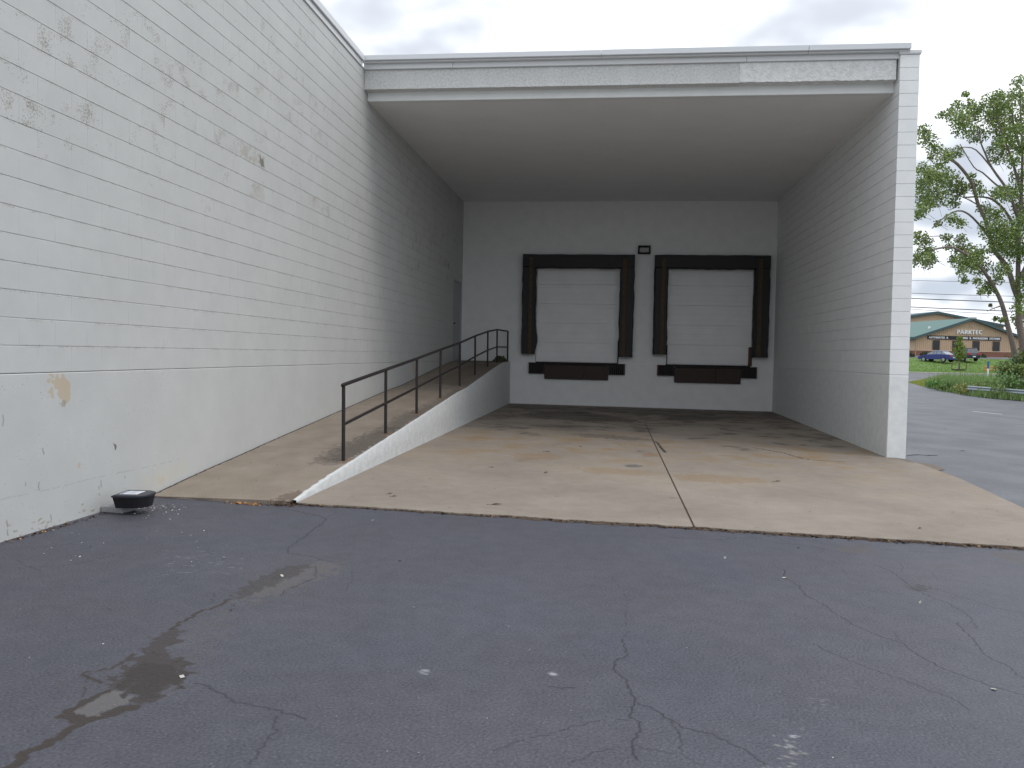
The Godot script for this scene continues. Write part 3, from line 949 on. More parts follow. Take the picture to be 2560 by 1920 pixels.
func build_dock():
	var o := thing("loading_dock", Vector3.ZERO, "white covered loading bay with deep soffit and side wall", "loading bay")
	# side wall of block on a poured base
	var blocks := []
	for n in 25:
		var z := PZ - (0.2 if n % 2 == 0 else BL)
		var first := true
		while z > -BL:
			var b := PZ - 0.008 if first else z + BL
			var a := maxf(z, 0.0)
			if b - a > 0.02:
				var p := Vector3(W, FL + (n + 0.5) * CH, (a + b) * 0.5)
				if p.y < 5.85 or z > 9.4: blocks.append([p, b - a, block_score(p, Vector3.LEFT)])
			first = false
			z -= BL
	lay_blocks(o, blocks, -PI / 2, M.paint, 270)
	var face := []
	for n in 25:
		var p := Vector3((W + 9.07) * 0.5, FL + (n + 0.5) * CH, PZ)
		face.append([p, 9.07 - W, 1.0 + block_score(p, Vector3.BACK)])
	lay_blocks(o, face, 0.0, M.paint, 30)
	var st := new_st()
	box(st, Vector3(W + 0.010, FL - 0.01, 0.0), Vector3(9.066, 6.33, PZ - 0.010))
	put(st, "wall_core", M.paint, o)
	# rough poured base of the side wall: uneven edges at the end face
	st = new_st()
	var k := fnl(81, 2.2, 4)
	var k2 := fnl(82, 11.0, 3)
	var rows := []
	for j in 61:
		var y := lerpf(-0.35, FL - 0.003, j / 60.0)
		var wob := k2.get_noise_1d(y * 1.0) * 0.006 + k.get_noise_1d(y) * 0.004
		var wob2 := k2.get_noise_1d(y + 40.0) * 0.007 + k.get_noise_1d(y + 9.0) * 0.005
		var drop := 0.004 if j == 60 else 0.0
		rows.append([Vector3(W - 0.003 + drop, y, 0.0), Vector3(W - 0.003 + drop, y, PZ - 0.02), Vector3(W + 0.004 + wob, y, PZ + 0.004 - drop), Vector3(9.066 - wob2, y, PZ + 0.003 - drop), Vector3(9.075, y, PZ - 0.02), Vector3(9.075, y, 0.0)])
	for j in 60: quad(st, rows[j][0], rows[j][1], rows[j + 1][1], rows[j + 1][0])
	put(st, "foundation", M.paint_base, o)
	st = new_st()
	for j in 60:
		for i in range(1, 5):
			quad(st, rows[j][i], rows[j][i + 1], rows[j + 1][i + 1], rows[j + 1][i])
	quad(st, rows[60][1], rows[60][2], rows[60][3], rows[60][4])
	put(st, "foundation_end", M.paint_base, o)
	st = new_st()
	box(st, Vector3(W - 0.012, 6.332, PZ - 3.0), Vector3(9.085, 6.345, PZ + 0.012))
	box(st, Vector3(W - 0.02, 6.345, PZ - 3.0), Vector3(9.092, 6.398, PZ + 0.022), 0.005)
	put(st, "pier_cap", M.metal_white, o)
	# back wall with two door openings
	var dx := [[2.155, 4.515], [5.845, 8.185]]
	var ox := [-0.0, 2.155, 4.515, 5.845, 8.185, W + 0.004]
	var oy := [-0.2, FL - 0.002, FL + 0.015, 4.02, 5.86]
	st = new_st()
	for i in 5:
		for j in 4:
			if j == 2 and (i == 1 or i == 3): continue
			var z0 := 0.006 if j == 0 else 0.0
			if j == 1: continue
			quad(st, Vector3(ox[i], oy[j], z0), Vector3(ox[i + 1], oy[j], z0), Vector3(ox[i + 1], oy[j + 1], z0), Vector3(ox[i], oy[j + 1], z0))
	quad(st, Vector3(0, FL - 0.002, 0.006), Vector3(W, FL - 0.002, 0.006), Vector3(W, FL + 0.015, 0.0), Vector3(0, FL + 0.015, 0.0))
	for k3 in dx:
		quad(st, Vector3(k3[0], FL, -0.16), Vector3(k3[0], FL, 0.0), Vector3(k3[0], 4.02, 0.0), Vector3(k3[0], 4.02, -0.16))
		quad(st, Vector3(k3[1], FL, 0.0), Vector3(k3[1], FL, -0.16), Vector3(k3[1], 4.02, -0.16), Vector3(k3[1], 4.02, 0.0))
		quad(st, Vector3(k3[0], 4.02, 0.0), Vector3(k3[1], 4.02, 0.0), Vector3(k3[1], 4.02, -0.16), Vector3(k3[0], 4.02, -0.16))
	put(st, "back_wall", M.paint, o)
	# sectional doors: five ribbed sections each
	for k3 in dx:
		var root := Node3D.new()
		root.name = "overhead_door"
		o.add_child(root, true)
		for s in 5:
			var y0 := FL + 0.02 + s * 0.552
			st = new_st()
			box(st, Vector3(k3[0] + 0.012, y0, -0.15), Vector3(k3[1] - 0.012, y0 + 0.548, -0.11), 0.003)
			for q in 3:
				var yr := y0 + 0.10 + q * 0.17
				box(st, Vector3(k3[0] + 0.03, yr, -0.112), Vector3(k3[1] - 0.03, yr + 0.022, -0.1055), 0.002)
			put(st, "door_section", M.door_white, root)
	# right-hand door: brown guard board and steel tracks at the jambs
	st = new_st()
	box(st, Vector3(8.10, FL, -0.09), Vector3(8.19, 1.78, 0.03), 0.006)
	put(st, "track_guard", M.wood_brown, o)
	st = new_st()
	box(st, Vector3(4.485, FL, -0.1), Vector3(4.514, 1.9, 0.012), 0.004)
	put(st, "track_guard", M.rubber, o)
	st = new_st()
	box(st, Vector3(5.846, FL, -0.1), Vector3(5.872, 1.8, 0.012), 0.004)
	put(st, "track_guard", M.rubber, o)
	# soffit and the stepped front edge of the roof
	st = new_st()
	box(st, Vector3(0.0, 5.815, 0.0), Vector3(W + 0.006, 5.95, 9.53))
	put(st, "soffit", M.ceiling, o)
	st = new_st()
	box(st, Vector3(0.002, 5.811, 9.53), Vector3(W - 0.002, 6.1, 9.66), 0.008)
	put(st, "beam", M.paint, o)
	var x := 0.004
	for e in [6.3, 8.742]:
		st = new_st()
		var nseg := 60
		var kk := fnl(91, 3.0, 3)
		for i in nseg:
			var xa := lerpf(x, e, float(i) / nseg)
			var xb := lerpf(x, e, float(i + 1) / nseg)
			var ra := (0.008 if e > 7.0 else 0.002) * (1.0 + kk.get_noise_1d(xa * 3.0) * 1.6)
			var rb := (0.008 if e > 7.0 else 0.002) * (1.0 + kk.get_noise_1d(xb * 3.0) * 1.6)
			var zf := 9.845 + (0.006 if e > 7.0 else 0.0)
			quad(st, Vector3(xa, 5.958 + ra, zf), Vector3(xb, 5.958 + rb, zf), Vector3(xb, 6.284, zf), Vector3(xa, 6.284, zf), 0)
			quad(st, Vector3(xa, 5.958 + ra, 9.6), Vector3(xb, 5.958 + rb, 9.6), Vector3(xb, 5.958 + rb, zf), Vector3(xa, 5.958 + ra, zf), 1)
		quad(st, Vector3(e, 5.958, 9.846), Vector3(e, 5.958, 9.6), Vector3(e, 6.284, 9.6), Vector3(e, 6.284, 9.846))
		put(st, "stucco_fascia", M.stucco_patch if e > 7.0 else M.stucco, o)
		x = e
	x = 0.0
	for e in [1.55, 6.4, 8.895]:
		st = new_st()
		box(st, Vector3(x + 0.002, 6.286, 9.4), Vector3(e - 0.002, 6.374, 9.888 + (0.006 if e < 2.0 else 0.0)), 0.004)
		put(st, "flashing", M.metal_white, o)
		x = e
	x = 0.0
	for e in [4.05, 7.35, 8.915]:
		st = new_st()
		box(st, Vector3(x + 0.002, 6.374, 9.3), Vector3(e - 0.002, 6.398, 9.965), 0.003)
		put(st, "drip_edge", M.metal_white, o)
		st = new_st()
		box(st, Vector3(x + 0.002, 6.399, 9.3), Vector3(e - 0.002, 6.486 + (0.004 if e > 7.0 else 0.0), 10.015), 0.006)
		put(st, "coping", M.metal_cap, o)
		x = e
	st = new_st()
	box(st, Vector3(-0.2, 6.25, -14.0), Vector3(8.9, 6.44, 9.3))
	put(st, "roof", M.block_grey, o)
	st = new_st()
	box(st, Vector3(-0.3, -0.4, -14.0), Vector3(9.066, 6.24, -0.17))
	put(st, "building_core", M.paint, o)

func pad(st: SurfaceTool, x0: float, x1: float, y0: float, y1: float, z1: float, seed_: int, along_y: bool, bulge := 0.0):
	# soft foam pad with slightly wavy edges
	var k := fnl(seed_, 1.5, 3)
	var n := 26
	var rings := []
	for j in n + 1:
		var t := float(j) / n
		var ring := []
		if along_y:
			var y := lerpf(y0, y1, t)
			var a := x0 + k.get_noise_1d(y * 1.2) * 0.022
			var b := x1 + k.get_noise_1d(y * 1.2 + 50.0) * 0.022 + bulge * exp(-pow((y - y0 - 0.42) / 0.3, 2.0))
			for p in [[a, 0.001], [a, z1 - 0.05], [a + 0.03, z1], [b - 0.03, z1], [b, z1 - 0.05], [b, 0.001]]: ring.append(Vector3(p[0], y, p[1]))
		else:
			var xx := lerpf(x0, x1, t)
			var a := y0 + k.get_noise_1d(xx) * 0.02 - 0.015 * sin(PI * t)
			var b := y1 + k.get_noise_1d(xx + 30.0) * 0.010
			for p in [[b, 0.001], [b, z1 - 0.05], [b - 0.03, z1], [a + 0.03, z1], [a, z1 - 0.05], [a, 0.001]]: ring.append(Vector3(xx, p[0], p[1]))
		rings.append(ring)
	for j in n:
		for i in 5:
			quad(st, rings[j][i], rings[j][i + 1], rings[j + 1][i + 1], rings[j + 1][i])
	for e in [0, n]:
		st.set_smooth_group(-1)
		for i in range(1, 5):
			var tri := [rings[e][0], rings[e][i], rings[e][i + 1]]
			if e == 0: tri.reverse()
			for p in tri: st.add_vertex(p)

func build_dock_fittings():
	var defs := [[1.765, 4.905, 2.145, 4.50, 1.475, 1.44, "black foam dock seal with a torn bulging left pad, under the wall light's left", 0.06],
		[5.455, 8.585, 5.835, 8.175, 1.53, 1.50, "straight black foam dock seal beside the bay's side wall", 0.0]]
	for i in 2:
		var k = defs[i]
		var lab := "black foam dock seal with its left pad bulging, on the ramp side" if i == 0 else "straight black foam dock seal beside the bay's block side wall"
		var o := thing("dock_seal", Vector3(0, 0, 0), lab, "dock seal", "dock seals round the loading doors")
		var st := new_st()
		pad(st, k[0], k[2], k[4], 3.93, 0.27, 110 + i, true, k[7])
		var p := put(st, "side_pad", M.vinyl, o)
		st = new_st()
		box(st, Vector3(k[0] + 0.19, k[4] + 0.02, 0.262), Vector3(k[0] + 0.29, 4.2, 0.276), 0.004)
		put(st, "guide_stripe", M.stripe, p)
		st = new_st()
		pad(st, k[3], k[1], k[5], 3.93, 0.27, 120 + i, true)
		p = put(st, "side_pad", M.vinyl, o)
		st = new_st()
		box(st, Vector3(k[1] - 0.32, k[5] + 0.02, 0.262), Vector3(k[1] - 0.21, 4.2, 0.276), 0.004)
		put(st, "guide_stripe", M.stripe, p)
		st = new_st()
		pad(st, k[0], k[1], 3.925, 4.30, 0.255, 130 + i, false)
		put(st, "head_pad", M.vinyl, o)
	# rubber bumpers: laminated blocks between steel angles
	var bl := ["left rubber bumper below the bulging dock seal", "right rubber bumper below the bulging dock seal", "rubber bumper with a rusty red end plate below the straight dock seal", "rubber bumper nearest the block side wall, below the straight dock seal"]
	var bp := [[1.975, 2.42, 0.925, 1.238], [4.245, 4.70, 0.935, 1.245], [5.60, 6.07, 0.945, 1.24], [7.895, 8.32, 0.92, 1.228]]
	for i in 4:
		var k = bp[i]
		var o := thing("dock_bumper", Vector3(k[0], k[2], 0.006), bl[i], "bumper", "rubber dock bumpers under the doors")
		var wdt: float = k[1] - k[0]
		var hgt: float = k[3] - k[2]
		for q in 7:
			var st := new_st()
			box(st, Vector3(0.03 + q * (wdt - 0.06) / 7.0, 0.0, 0.0), Vector3(0.026 + (q + 1) * (wdt - 0.06) / 7.0, hgt, 0.125 + 0.004 * (q % 2)), 0.006)
			put(st, "rubber_pad", M.rubber, o)
		for s in [0, 1]:
			var st := new_st()
			box(st, Vector3(s * (wdt - 0.028), -0.004, 0.0), Vector3(s * (wdt - 0.028) + 0.028, hgt + 0.004, 0.10), 0.004)
			put(st, "end_plate", M.red_paint if (i == 2 and s == 0) else M.steel_brown, o)
	for i in 2:
		var k = [[2.42, 4.245, 0.775], [6.07, 7.895, 0.755]][i]
		var o := thing("dock_leveler", Vector3(k[0], 0.75, 0.006), ["brown steel dock leveler lip under the door nearer the ramp", "brown steel dock leveler lip under the door nearer the side wall"][i], "dock leveler", "dock levelers")
		var st := new_st()
		box(st, Vector3(0.006, k[2] - 0.75, 0.0), Vector3((k[1] - k[0]) * 0.62, 0.42, 0.085), 0.005)
		put(st, "lip", M.steel_brown, o)
		st = new_st()
		box(st, Vector3((k[1] - k[0]) * 0.62 + 0.006, k[2] - 0.75, 0.0), Vector3(k[1] - k[0] - 0.006, 0.42, 0.08), 0.005)
		put(st, "lip", M.steel_brown, o)
		st = new_st()
		box(st, Vector3(-0.24, 0.452, -0.1), Vector3(k[1] - k[0] + 0.24, 0.512, 0.11), 0.006)
		put(st, "deck_edge", M.rubber, o)
		st = new_st()
		tube(st, [Vector3(0.02, 0.432, 0.07), Vector3(k[1] - k[0] - 0.02, 0.432, 0.07)], 0.016, 8)
		put(st, "hinge", M.steel_brown, o)
	# wall pack light between the doors
	var l := thing("wall_light", Vector3(4.985, 4.335, 0.0), "dark rectangular wall light between the two loading doors", "wall light")
	var st := new_st()
	box(st, Vector3(0, 0, 0.002), Vector3(0.345, 0.225, 0.05), 0.01)
	box(st, Vector3(0, 0.185, 0.05), Vector3(0.345, 0.225, 0.19), 0.01)
	box(st, Vector3(0, 0.0, 0.05), Vector3(0.03, 0.186, 0.15), 0.006)
	box(st, Vector3(0.315, 0.0, 0.05), Vector3(0.345, 0.186, 0.15), 0.006)
	box(st, Vector3(0.03, 0.0, 0.05), Vector3(0.315, 0.03, 0.13), 0.006)
	put(st, "housing", M.rubber, l)
	st = new_st()
	box(st, Vector3(0.034, 0.034, 0.06), Vector3(0.311, 0.182, 0.12), 0.012)
	var glass := mat(Color8(112, 104, 104), 0.15)
	put(st, "lens", glass, l)

# ------------------------------------------------------------------ ramp, railing, small things
func ramp_y(z: float) -> float:
	var k := [[0.0, 1.252], [1.25, 1.235], [1.9, 1.205], [3.77, 1.057], [7.06, 0.765], [8.28, 0.70], [11.06, 0.488], [13.54, 0.30], [14.78, 0.2], [15.41, 0.155], [16.04, 0.10], [16.62, 0.045]]
	if z <= 0.0: return k[0][1]
	for i in range(1, k.size()):
		if z <= k[i][0]: return lerpf(k[i - 1][1], k[i][1], (z - k[i - 1][0]) / (k[i][0] - k[i - 1][0]))
	return 0.04
func build_ramp():
	var o := thing("concrete_ramp", Vector3.ZERO, "tan concrete ramp with a white painted side wall climbing to the corner door", "ramp")
	var cuts := [0.004, 3.6, 7.6, 11.4, 14.12, 16.62]
	var uv := func(p): return Vector2(p.x / 1.5, p.z / 17.02)
	var jag := fnl(141, 3.0, 3)
	for s in cuts.size() - 1:
		var st := new_st()
		var n := 24
		for j in n:
			for i in 8:
				var q := []
				for k in [[0, 1], [1, 1], [1, 0], [0, 0]]:
					var x := lerpf(0.012, 1.40, (i + k[0]) / 8.0)
					var z := lerpf(cuts[s] + 0.004, cuts[s + 1] - 0.004, float(j + k[1]) / n)
					if s == 4 and j + k[1] == n: z += jag.get_noise_1d(x * 3.0) * 0.03
					q.append(Vector3(x, ramp_y(z) + 0.004, z))
				quad_uv(st, q[0], q[1], q[2], q[3], uv.call(q[0]), uv.call(q[1]), uv.call(q[2]), uv.call(q[3]))
		# ends of the cast panel
		for e in [cuts[s] + 0.004, cuts[s + 1] - 0.004]:
			var a := Vector3(0.012, ramp_y(e) - 0.08, e)
			var b := Vector3(1.40, ramp_y(e) - 0.08, e)
			var u2 := Vector3(0, 0.084, 0)
			quad_uv(st, a, b, b + u2, a + u2, uv.call(a), uv.call(b), uv.call(b), uv.call(a), 7)
		put(st, "ramp_slab", M.ramp, o)
	var st := new_st()
	for j in 60:
		var za := lerpf(0.0, 16.6, j / 60.0)
		var zb := lerpf(0.0, 16.6, (j + 1) / 60.0)
		quad(st, Vector3(-0.0, ramp_y(zb) - 0.012, zb), Vector3(1.41, ramp_y(zb) - 0.012, zb), Vector3(1.41, ramp_y(za) - 0.012, za), Vector3(-0.0, ramp_y(za) - 0.012, za))
	put(st, "joint_filler", M.joint_dirt, o)
	# white side wall; its top edge is rough where paint has built up
	st = new_st()
	var n2 := 150
	var nz := fnl(142, 2.0, 4)
	var nz2 := fnl(143, 7.0, 3)
	var prev := []
	for j in n2 + 1:
		var z := lerpf(0.006, 16.56, float(j) / n2)
		var rough := smoothstep(12.5, 16.0, z)
		var top := ramp_y(z) + 0.006 + nz2.get_noise_1d(z * 2.0) * (0.002 + 0.006 * rough)
		var xin := 1.405 - (nz.get_noise_1d(z * 2.0) * 0.5 + 0.5) * 0.012 - rough * (0.012 + 0.02 * absf(nz2.get_noise_1d(z * 0.6)))
		var xo := 1.438 + nz.get_noise_1d(z * 0.3 + 70.0) * 0.003
		var bot := gy(1.44, z) - 0.05
		var row := [Vector3(xin, top - 0.006, z), Vector3(lerpf(xin, xo, 0.4), top, z), Vector3(xo - 0.006, top - 0.002, z), Vector3(xo, top - 0.012, z), Vector3(xo + nz2.get_noise_1d(z * 0.3 + 20.0) * 0.002, lerpf(bot, top, 0.5), z), Vector3(xo + 0.003 + nz2.get_noise_1d(z * 0.4 + 31.0) * 0.002, bot, z)]
		if j > 0:
			for i in 5: quad(st, prev[i + 1], row[i + 1], row[i], prev[i], 1)
		prev = row
	put(st, "side_wall", M.paint_old, o)

func build_railing():
	var o := thing("pipe_railing", Vector3(1.3, ramp_y(14.787), 14.787), "dark brown steel pipe railing along the ramp's open edge", "railing")
	var off := -o.position
	var posts := [[1.312, 14.787], [1.30, 12.93], [1.285, 11.035], [1.26, 9.065], [1.215, 6.87], [1.20, 4.839], [1.21, 2.929], [1.24, 1.436], [1.385, 0.24]]
	var tops := []
	var mids := []
	var hts := [0.875, 0.872, 0.872, 0.878, 0.895, 0.90, 0.90, 0.89, 0.86]
	for i in posts.size():
		var k = posts[i]
		var y := ramp_y(k[1])
		tops.append(Vector3(k[0] - 0.008, y + hts[i], k[1]) + off)
		mids.append(Vector3(k[0] - 0.004, y + hts[i] * (0.475 if i > 0 else 0.48), k[1]) + off)
		var st := new_st()
		tube(st, [Vector3(k[0], y - 0.01, k[1]) + off, Vector3(k[0] - 0.008, y + hts[i] - 0.012, k[1]) + off], 0.0215, 12)
		put(st, "post", M.pipe, o)
	var st := new_st()
	var a: Vector3 = tops[0]
	tube(st, [a + Vector3(0.0, -0.012, 0.035), a + Vector3(0, 0.0, 0.018)] + tops, 0.0225, 12)
	put(st, "top_rail", M.pipe, o)
	st = new_st()
	tube(st, mids, 0.019, 12)
	put(st, "middle_rail", M.pipe, o)

func leaf_tri(st: SurfaceTool, p: Vector3, size: float, r: RandomNumberGenerator, flat := false):
	var ax := Vector3(r.randfn(0, 1), r.randfn(0, 0.25 if flat else 1.0), r.randfn(0, 1)).normalized()
	var up := Vector3(r.randfn(0, 0.35), 1, r.randfn(0, 0.35)) if flat else Vector3(r.randfn(0, 1), r.randfn(0, 1), r.randfn(0, 1))
	var bx := ax.cross(up).normalized() * size * r.randf_range(0.35, 0.6)
	ax *= size
	quad(st, p - ax * 0.5, p + bx, p + ax * 0.5, p - bx)

func build_small_things():
	# bait box on a paver by the wall foot
	var pv := thing("concrete_paver", Vector3(0.12, gy(0.12, 17.3), 17.3), "small grey concrete paver under the black bait box", "paver")
	pv.rotation.y = -0.10
	var st := new_st()
	box(st, Vector3(-0.10, -0.004, -0.10), Vector3(0.115, 0.062, 0.115), 0.012)
	put(st, "paver_block", M.block_grey, pv)
	var o := thing("bait_box", Vector3(0.30, gy(0.3, 17.35) + 0.064, 17.34), "black plastic bait box with white label on lid, against the wall foot", "bait box")
	o.rotation.y = 0.12
	var outline := []
	outline.append(Vector2(-0.14, 0.165))
	outline.append(Vector2(-0.14, -0.145))
	outline.append(Vector2(0.03, -0.145))
	for i in 9:
		var t := -PI / 2 + PI / 2 * i / 8.0
		outline.append(Vector2(0.03 + 0.125 * cos(t), -0.02 + 0.125 * sin(t)))
	for i in 9:
		var t := PI / 2 * i / 8.0
		outline.append(Vector2(0.03 + 0.125 * cos(t), 0.04 + 0.125 * sin(t)))
	outline.reverse()
	st = new_st()
	ngon_prism(st, outline, 0.0, 0.092, 1.0)
	var small := []
	for p in outline: small.append(p * 0.82)
	st = new_st()
	ngon_prism(st, small, 0.0, 0.095, 1.16)
	put(st, "tray", M.black_plastic, o)
	st = new_st()
	ngon_prism(st, outline, 0.095, 0.107, 1.0)
	var top := []
	for p in outline: top.append(p * 0.95)
	ngon_prism(st, top, 0.107, 0.112, 0.97)
	var lid := put(st, "lid", mat(Color8(44, 46, 54), 0.38), o)
	st = new_st()
	box(st, Vector3(-0.105, 0.1125, -0.075), Vector3(0.05, 0.1135, 0.095))
	put(st, "label", M.white, lid)
	st = new_st()
	for i in 5: box(st, Vector3(-0.06, 0.1137, -0.06 + i * 0.03), Vector3(0.03 - 0.02 * (i % 2), 0.1141, -0.051 + i * 0.03))
	box(st, Vector3(-0.1, 0.1137, -0.07), Vector3(-0.075, 0.1141, 0.09))
	put(st, "label_print", mat(Color8(150, 156, 176), 0.7), lid)
	# paint flakes round the box and along the wall
	var r := RandomNumberGenerator.new()
	r.seed = 31
	st = new_st()
	for i in 130:
		var p: Vector3
		if i < 80: p = gp(385 + r.randfn(0, 38), 1262 + absf(r.randfn(0, 14)))
		else: p = gp(r.randf_range(30, 520), r.randf_range(1290, 1420))
		if p.x < 0.03 or p.z < 16.7: continue
		p.y = gy(p.x, p.z) + 0.006
		leaf_tri(st, p, r.randf_range(0.006, 0.022) * (1.0 if i < 80 else 0.8), r, true)
	for k in [[1000, 1403, .05], [932, 1302, .05], [705, 1441, .06], [586, 1514, .04], [578, 1526, .04], [276, 1522, .04], [2300, 1508, .06], [1960, 1446, .07], [1996, 1370, .06], [2484, 1725, .06], [1035, 1520, .03], [258, 1612, .03], [455, 1694, .05], [1812, 1396, .05], [1770, 1310, .06], [560, 1395, .05]]:
		var p := gp(k[0], k[1])
		leaf_tri(st, p + Vector3.UP * 0.006, k[2] * 0.5, r, true)
	for i in 36:
		var p := gp(r.randf_range(20, 2540), r.randf_range(1420, 1915))
		leaf_tri(st, p + Vector3.UP * 0.005, r.randf_range(0.003, 0.008), r, true)
	tag(put(st, "paint_flakes", mat(Color8(186, 184, 176), 0.8)), "pale paint flakes and chips scattered over the dark asphalt", "flakes", "", "stuff")
	# leaf litter and soil caught against the apron edge
	st = new_st()
	var edge := new_st()
	var yellow := new_st()
	for i in 2600:
		var x := r.randf_range(0.4, 8.35)
		var dens := 0.35 + 0.65 * smoothstep(3.0, 6.0, x)
		if x > 1.2 and x < 1.7: dens = 0.7
		if r.randf() > dens: continue
		var p := Vector3(x, 0, slab_front(x) + absf(r.randfn(0, 0.018 + 0.02 * smoothstep(3.0, 6.0, x))) - 0.012)
		p.y = gy(p.x, p.z) + 0.012 * r.randf() + 0.003
		leaf_tri(yellow if r.randf() < 0.045 else edge, p, r.randf_range(0.008, 0.032), r, true)
	for i in 90:
		var p := Vector3(1.34 + r.randfn(0, 0.09), 0, 16.645 + r.randfn(0, 0.022))
		p.y = maxf(gy(p.x, p.z), (ramp_y(p.z) + 0.006) if (p.z < 16.62 and p.x < 1.44) else -9.0) + 0.01 * r.randf()
		leaf_tri(edge, p, r.randf_range(0.01, 0.03), r, true)
	for i in 60:
		var p := Vector3(1.0 + r.randfn(0, 0.1), 0, 16.67 + absf(r.randfn(0, 0.02)))
		p.y = gy(p.x, p.z) + 0.015 * r.randf()
		leaf_tri(yellow, p, r.randf_range(0.015, 0.035), r, true)
	for i in 120:
		var u := r.randf_range(0, 275)
		var p := gp(u, 1360.0 - u * 0.29 + r.randf_range(-2, 4))
		p.x = maxf(p.x, 0.012)
		p.y = gy(p.x, p.z) + 0.006
		leaf_tri(yellow if (r.randf() < 0.12 and u < 120) else edge, p, r.randf_range(0.008, 0.03), r, true)
	tag(put(edge, "leaf_litter", mat(Color8(74, 56, 44), 0.95)), "dark rotted leaf litter along the apron's front edge", "litter", "", "stuff")
	tag(put(yellow, "fallen_leaves", mat(Color8(184, 134, 74), 0.9)), "small yellow fallen leaves caught along the apron's edge", "leaves", "", "stuff")
	# soil lip at the edge of the asphalt
	st = new_st()
	var n := 200
	var k1 := fnl(151, 2.0, 4)
	for i in n:
		var q := []
		for k in [0, 1]:
			var x := lerpf(0.02, 8.4, float(i + k) / n)
			var wd := 0.014 + 0.075 * maxf(0.0, k1.get_noise_1d(x * 2.0) + 0.3) * smoothstep(2.0, 4.5, x)
			var zf := slab_front(x)
			q.append([Vector3(x, gy(x, zf) + 0.012, zf - 0.01), Vector3(x, gy(x, zf) + 0.002, zf + wd)])
		quad(st, q[0][1], q[1][1], q[1][0], q[0][0], 0)
	tag(put(st, "soil", M.joint_dirt), "thin line of dark soil between apron and asphalt", "soil", "", "stuff")
	# twigs and dead leaves lying on the apron
	var tw := [[1240, 1267, .13, 0.3], [975, 1240, .07, 0.9], [985, 1247, .07, 0.2], [1365, 1186, .10, 1.2], [1369, 1133, .10, .2], [1944, 1208, .11, .4], [1450, 1120, .09, 2.0], [1230, 1173, .06, .1], [2300, 1327, .07, .8]]
	for i in tw.size():
		var k = tw[i]
		var p := gp(k[0], k[1]) + Vector3.UP * 0.024
		var t := thing("dead_leaf", p, "small dark curled dead leaf lying on the concrete apron", "leaf", "dead leaves lying on the apron")
		t.rotation.y = k[3]
		st = new_st()
		for s in [-1.0, 1.0]:
			quad(st, Vector3(-k[2] * 0.5, 0.0, 0), Vector3(0, 0.008, s * k[2] * 0.16), Vector3(k[2] * 0.5, 0.004, 0), Vector3(0, 0.002, 0))
		put(st, "blade", mat(Color8(58, 46, 38), 0.9), t)
		st = new_st()
		tube(st, [Vector3(-k[2] * 0.5, 0.001, 0), Vector3(-k[2] * 0.72, 0.003, 0.006)], 0.002, 5)
		put(st, "stem", M.joint_dirt, t)
	# damp heap of leaves at the top of the ramp
	st = new_st()
	for i in 420:
		var a := r.randf() * TAU
		var d := sqrt(r.randf())
		var p := Vector3(1.22 + cos(a) * d * 0.19, 0, 0.62 + sin(a) * d * 0.42)
		p.y = ramp_y(p.z) + 0.01 + 0.17 * (1.0 - d * d) * r.randf()
		leaf_tri(st, p, r.randf_range(0.04, 0.09), r)
	tag(put(st, "leaf_heap", mat(Color8(84, 84, 62), 0.9)), "grey green heap of damp leaves at the top of the ramp", "leaf heap", "", "thing")

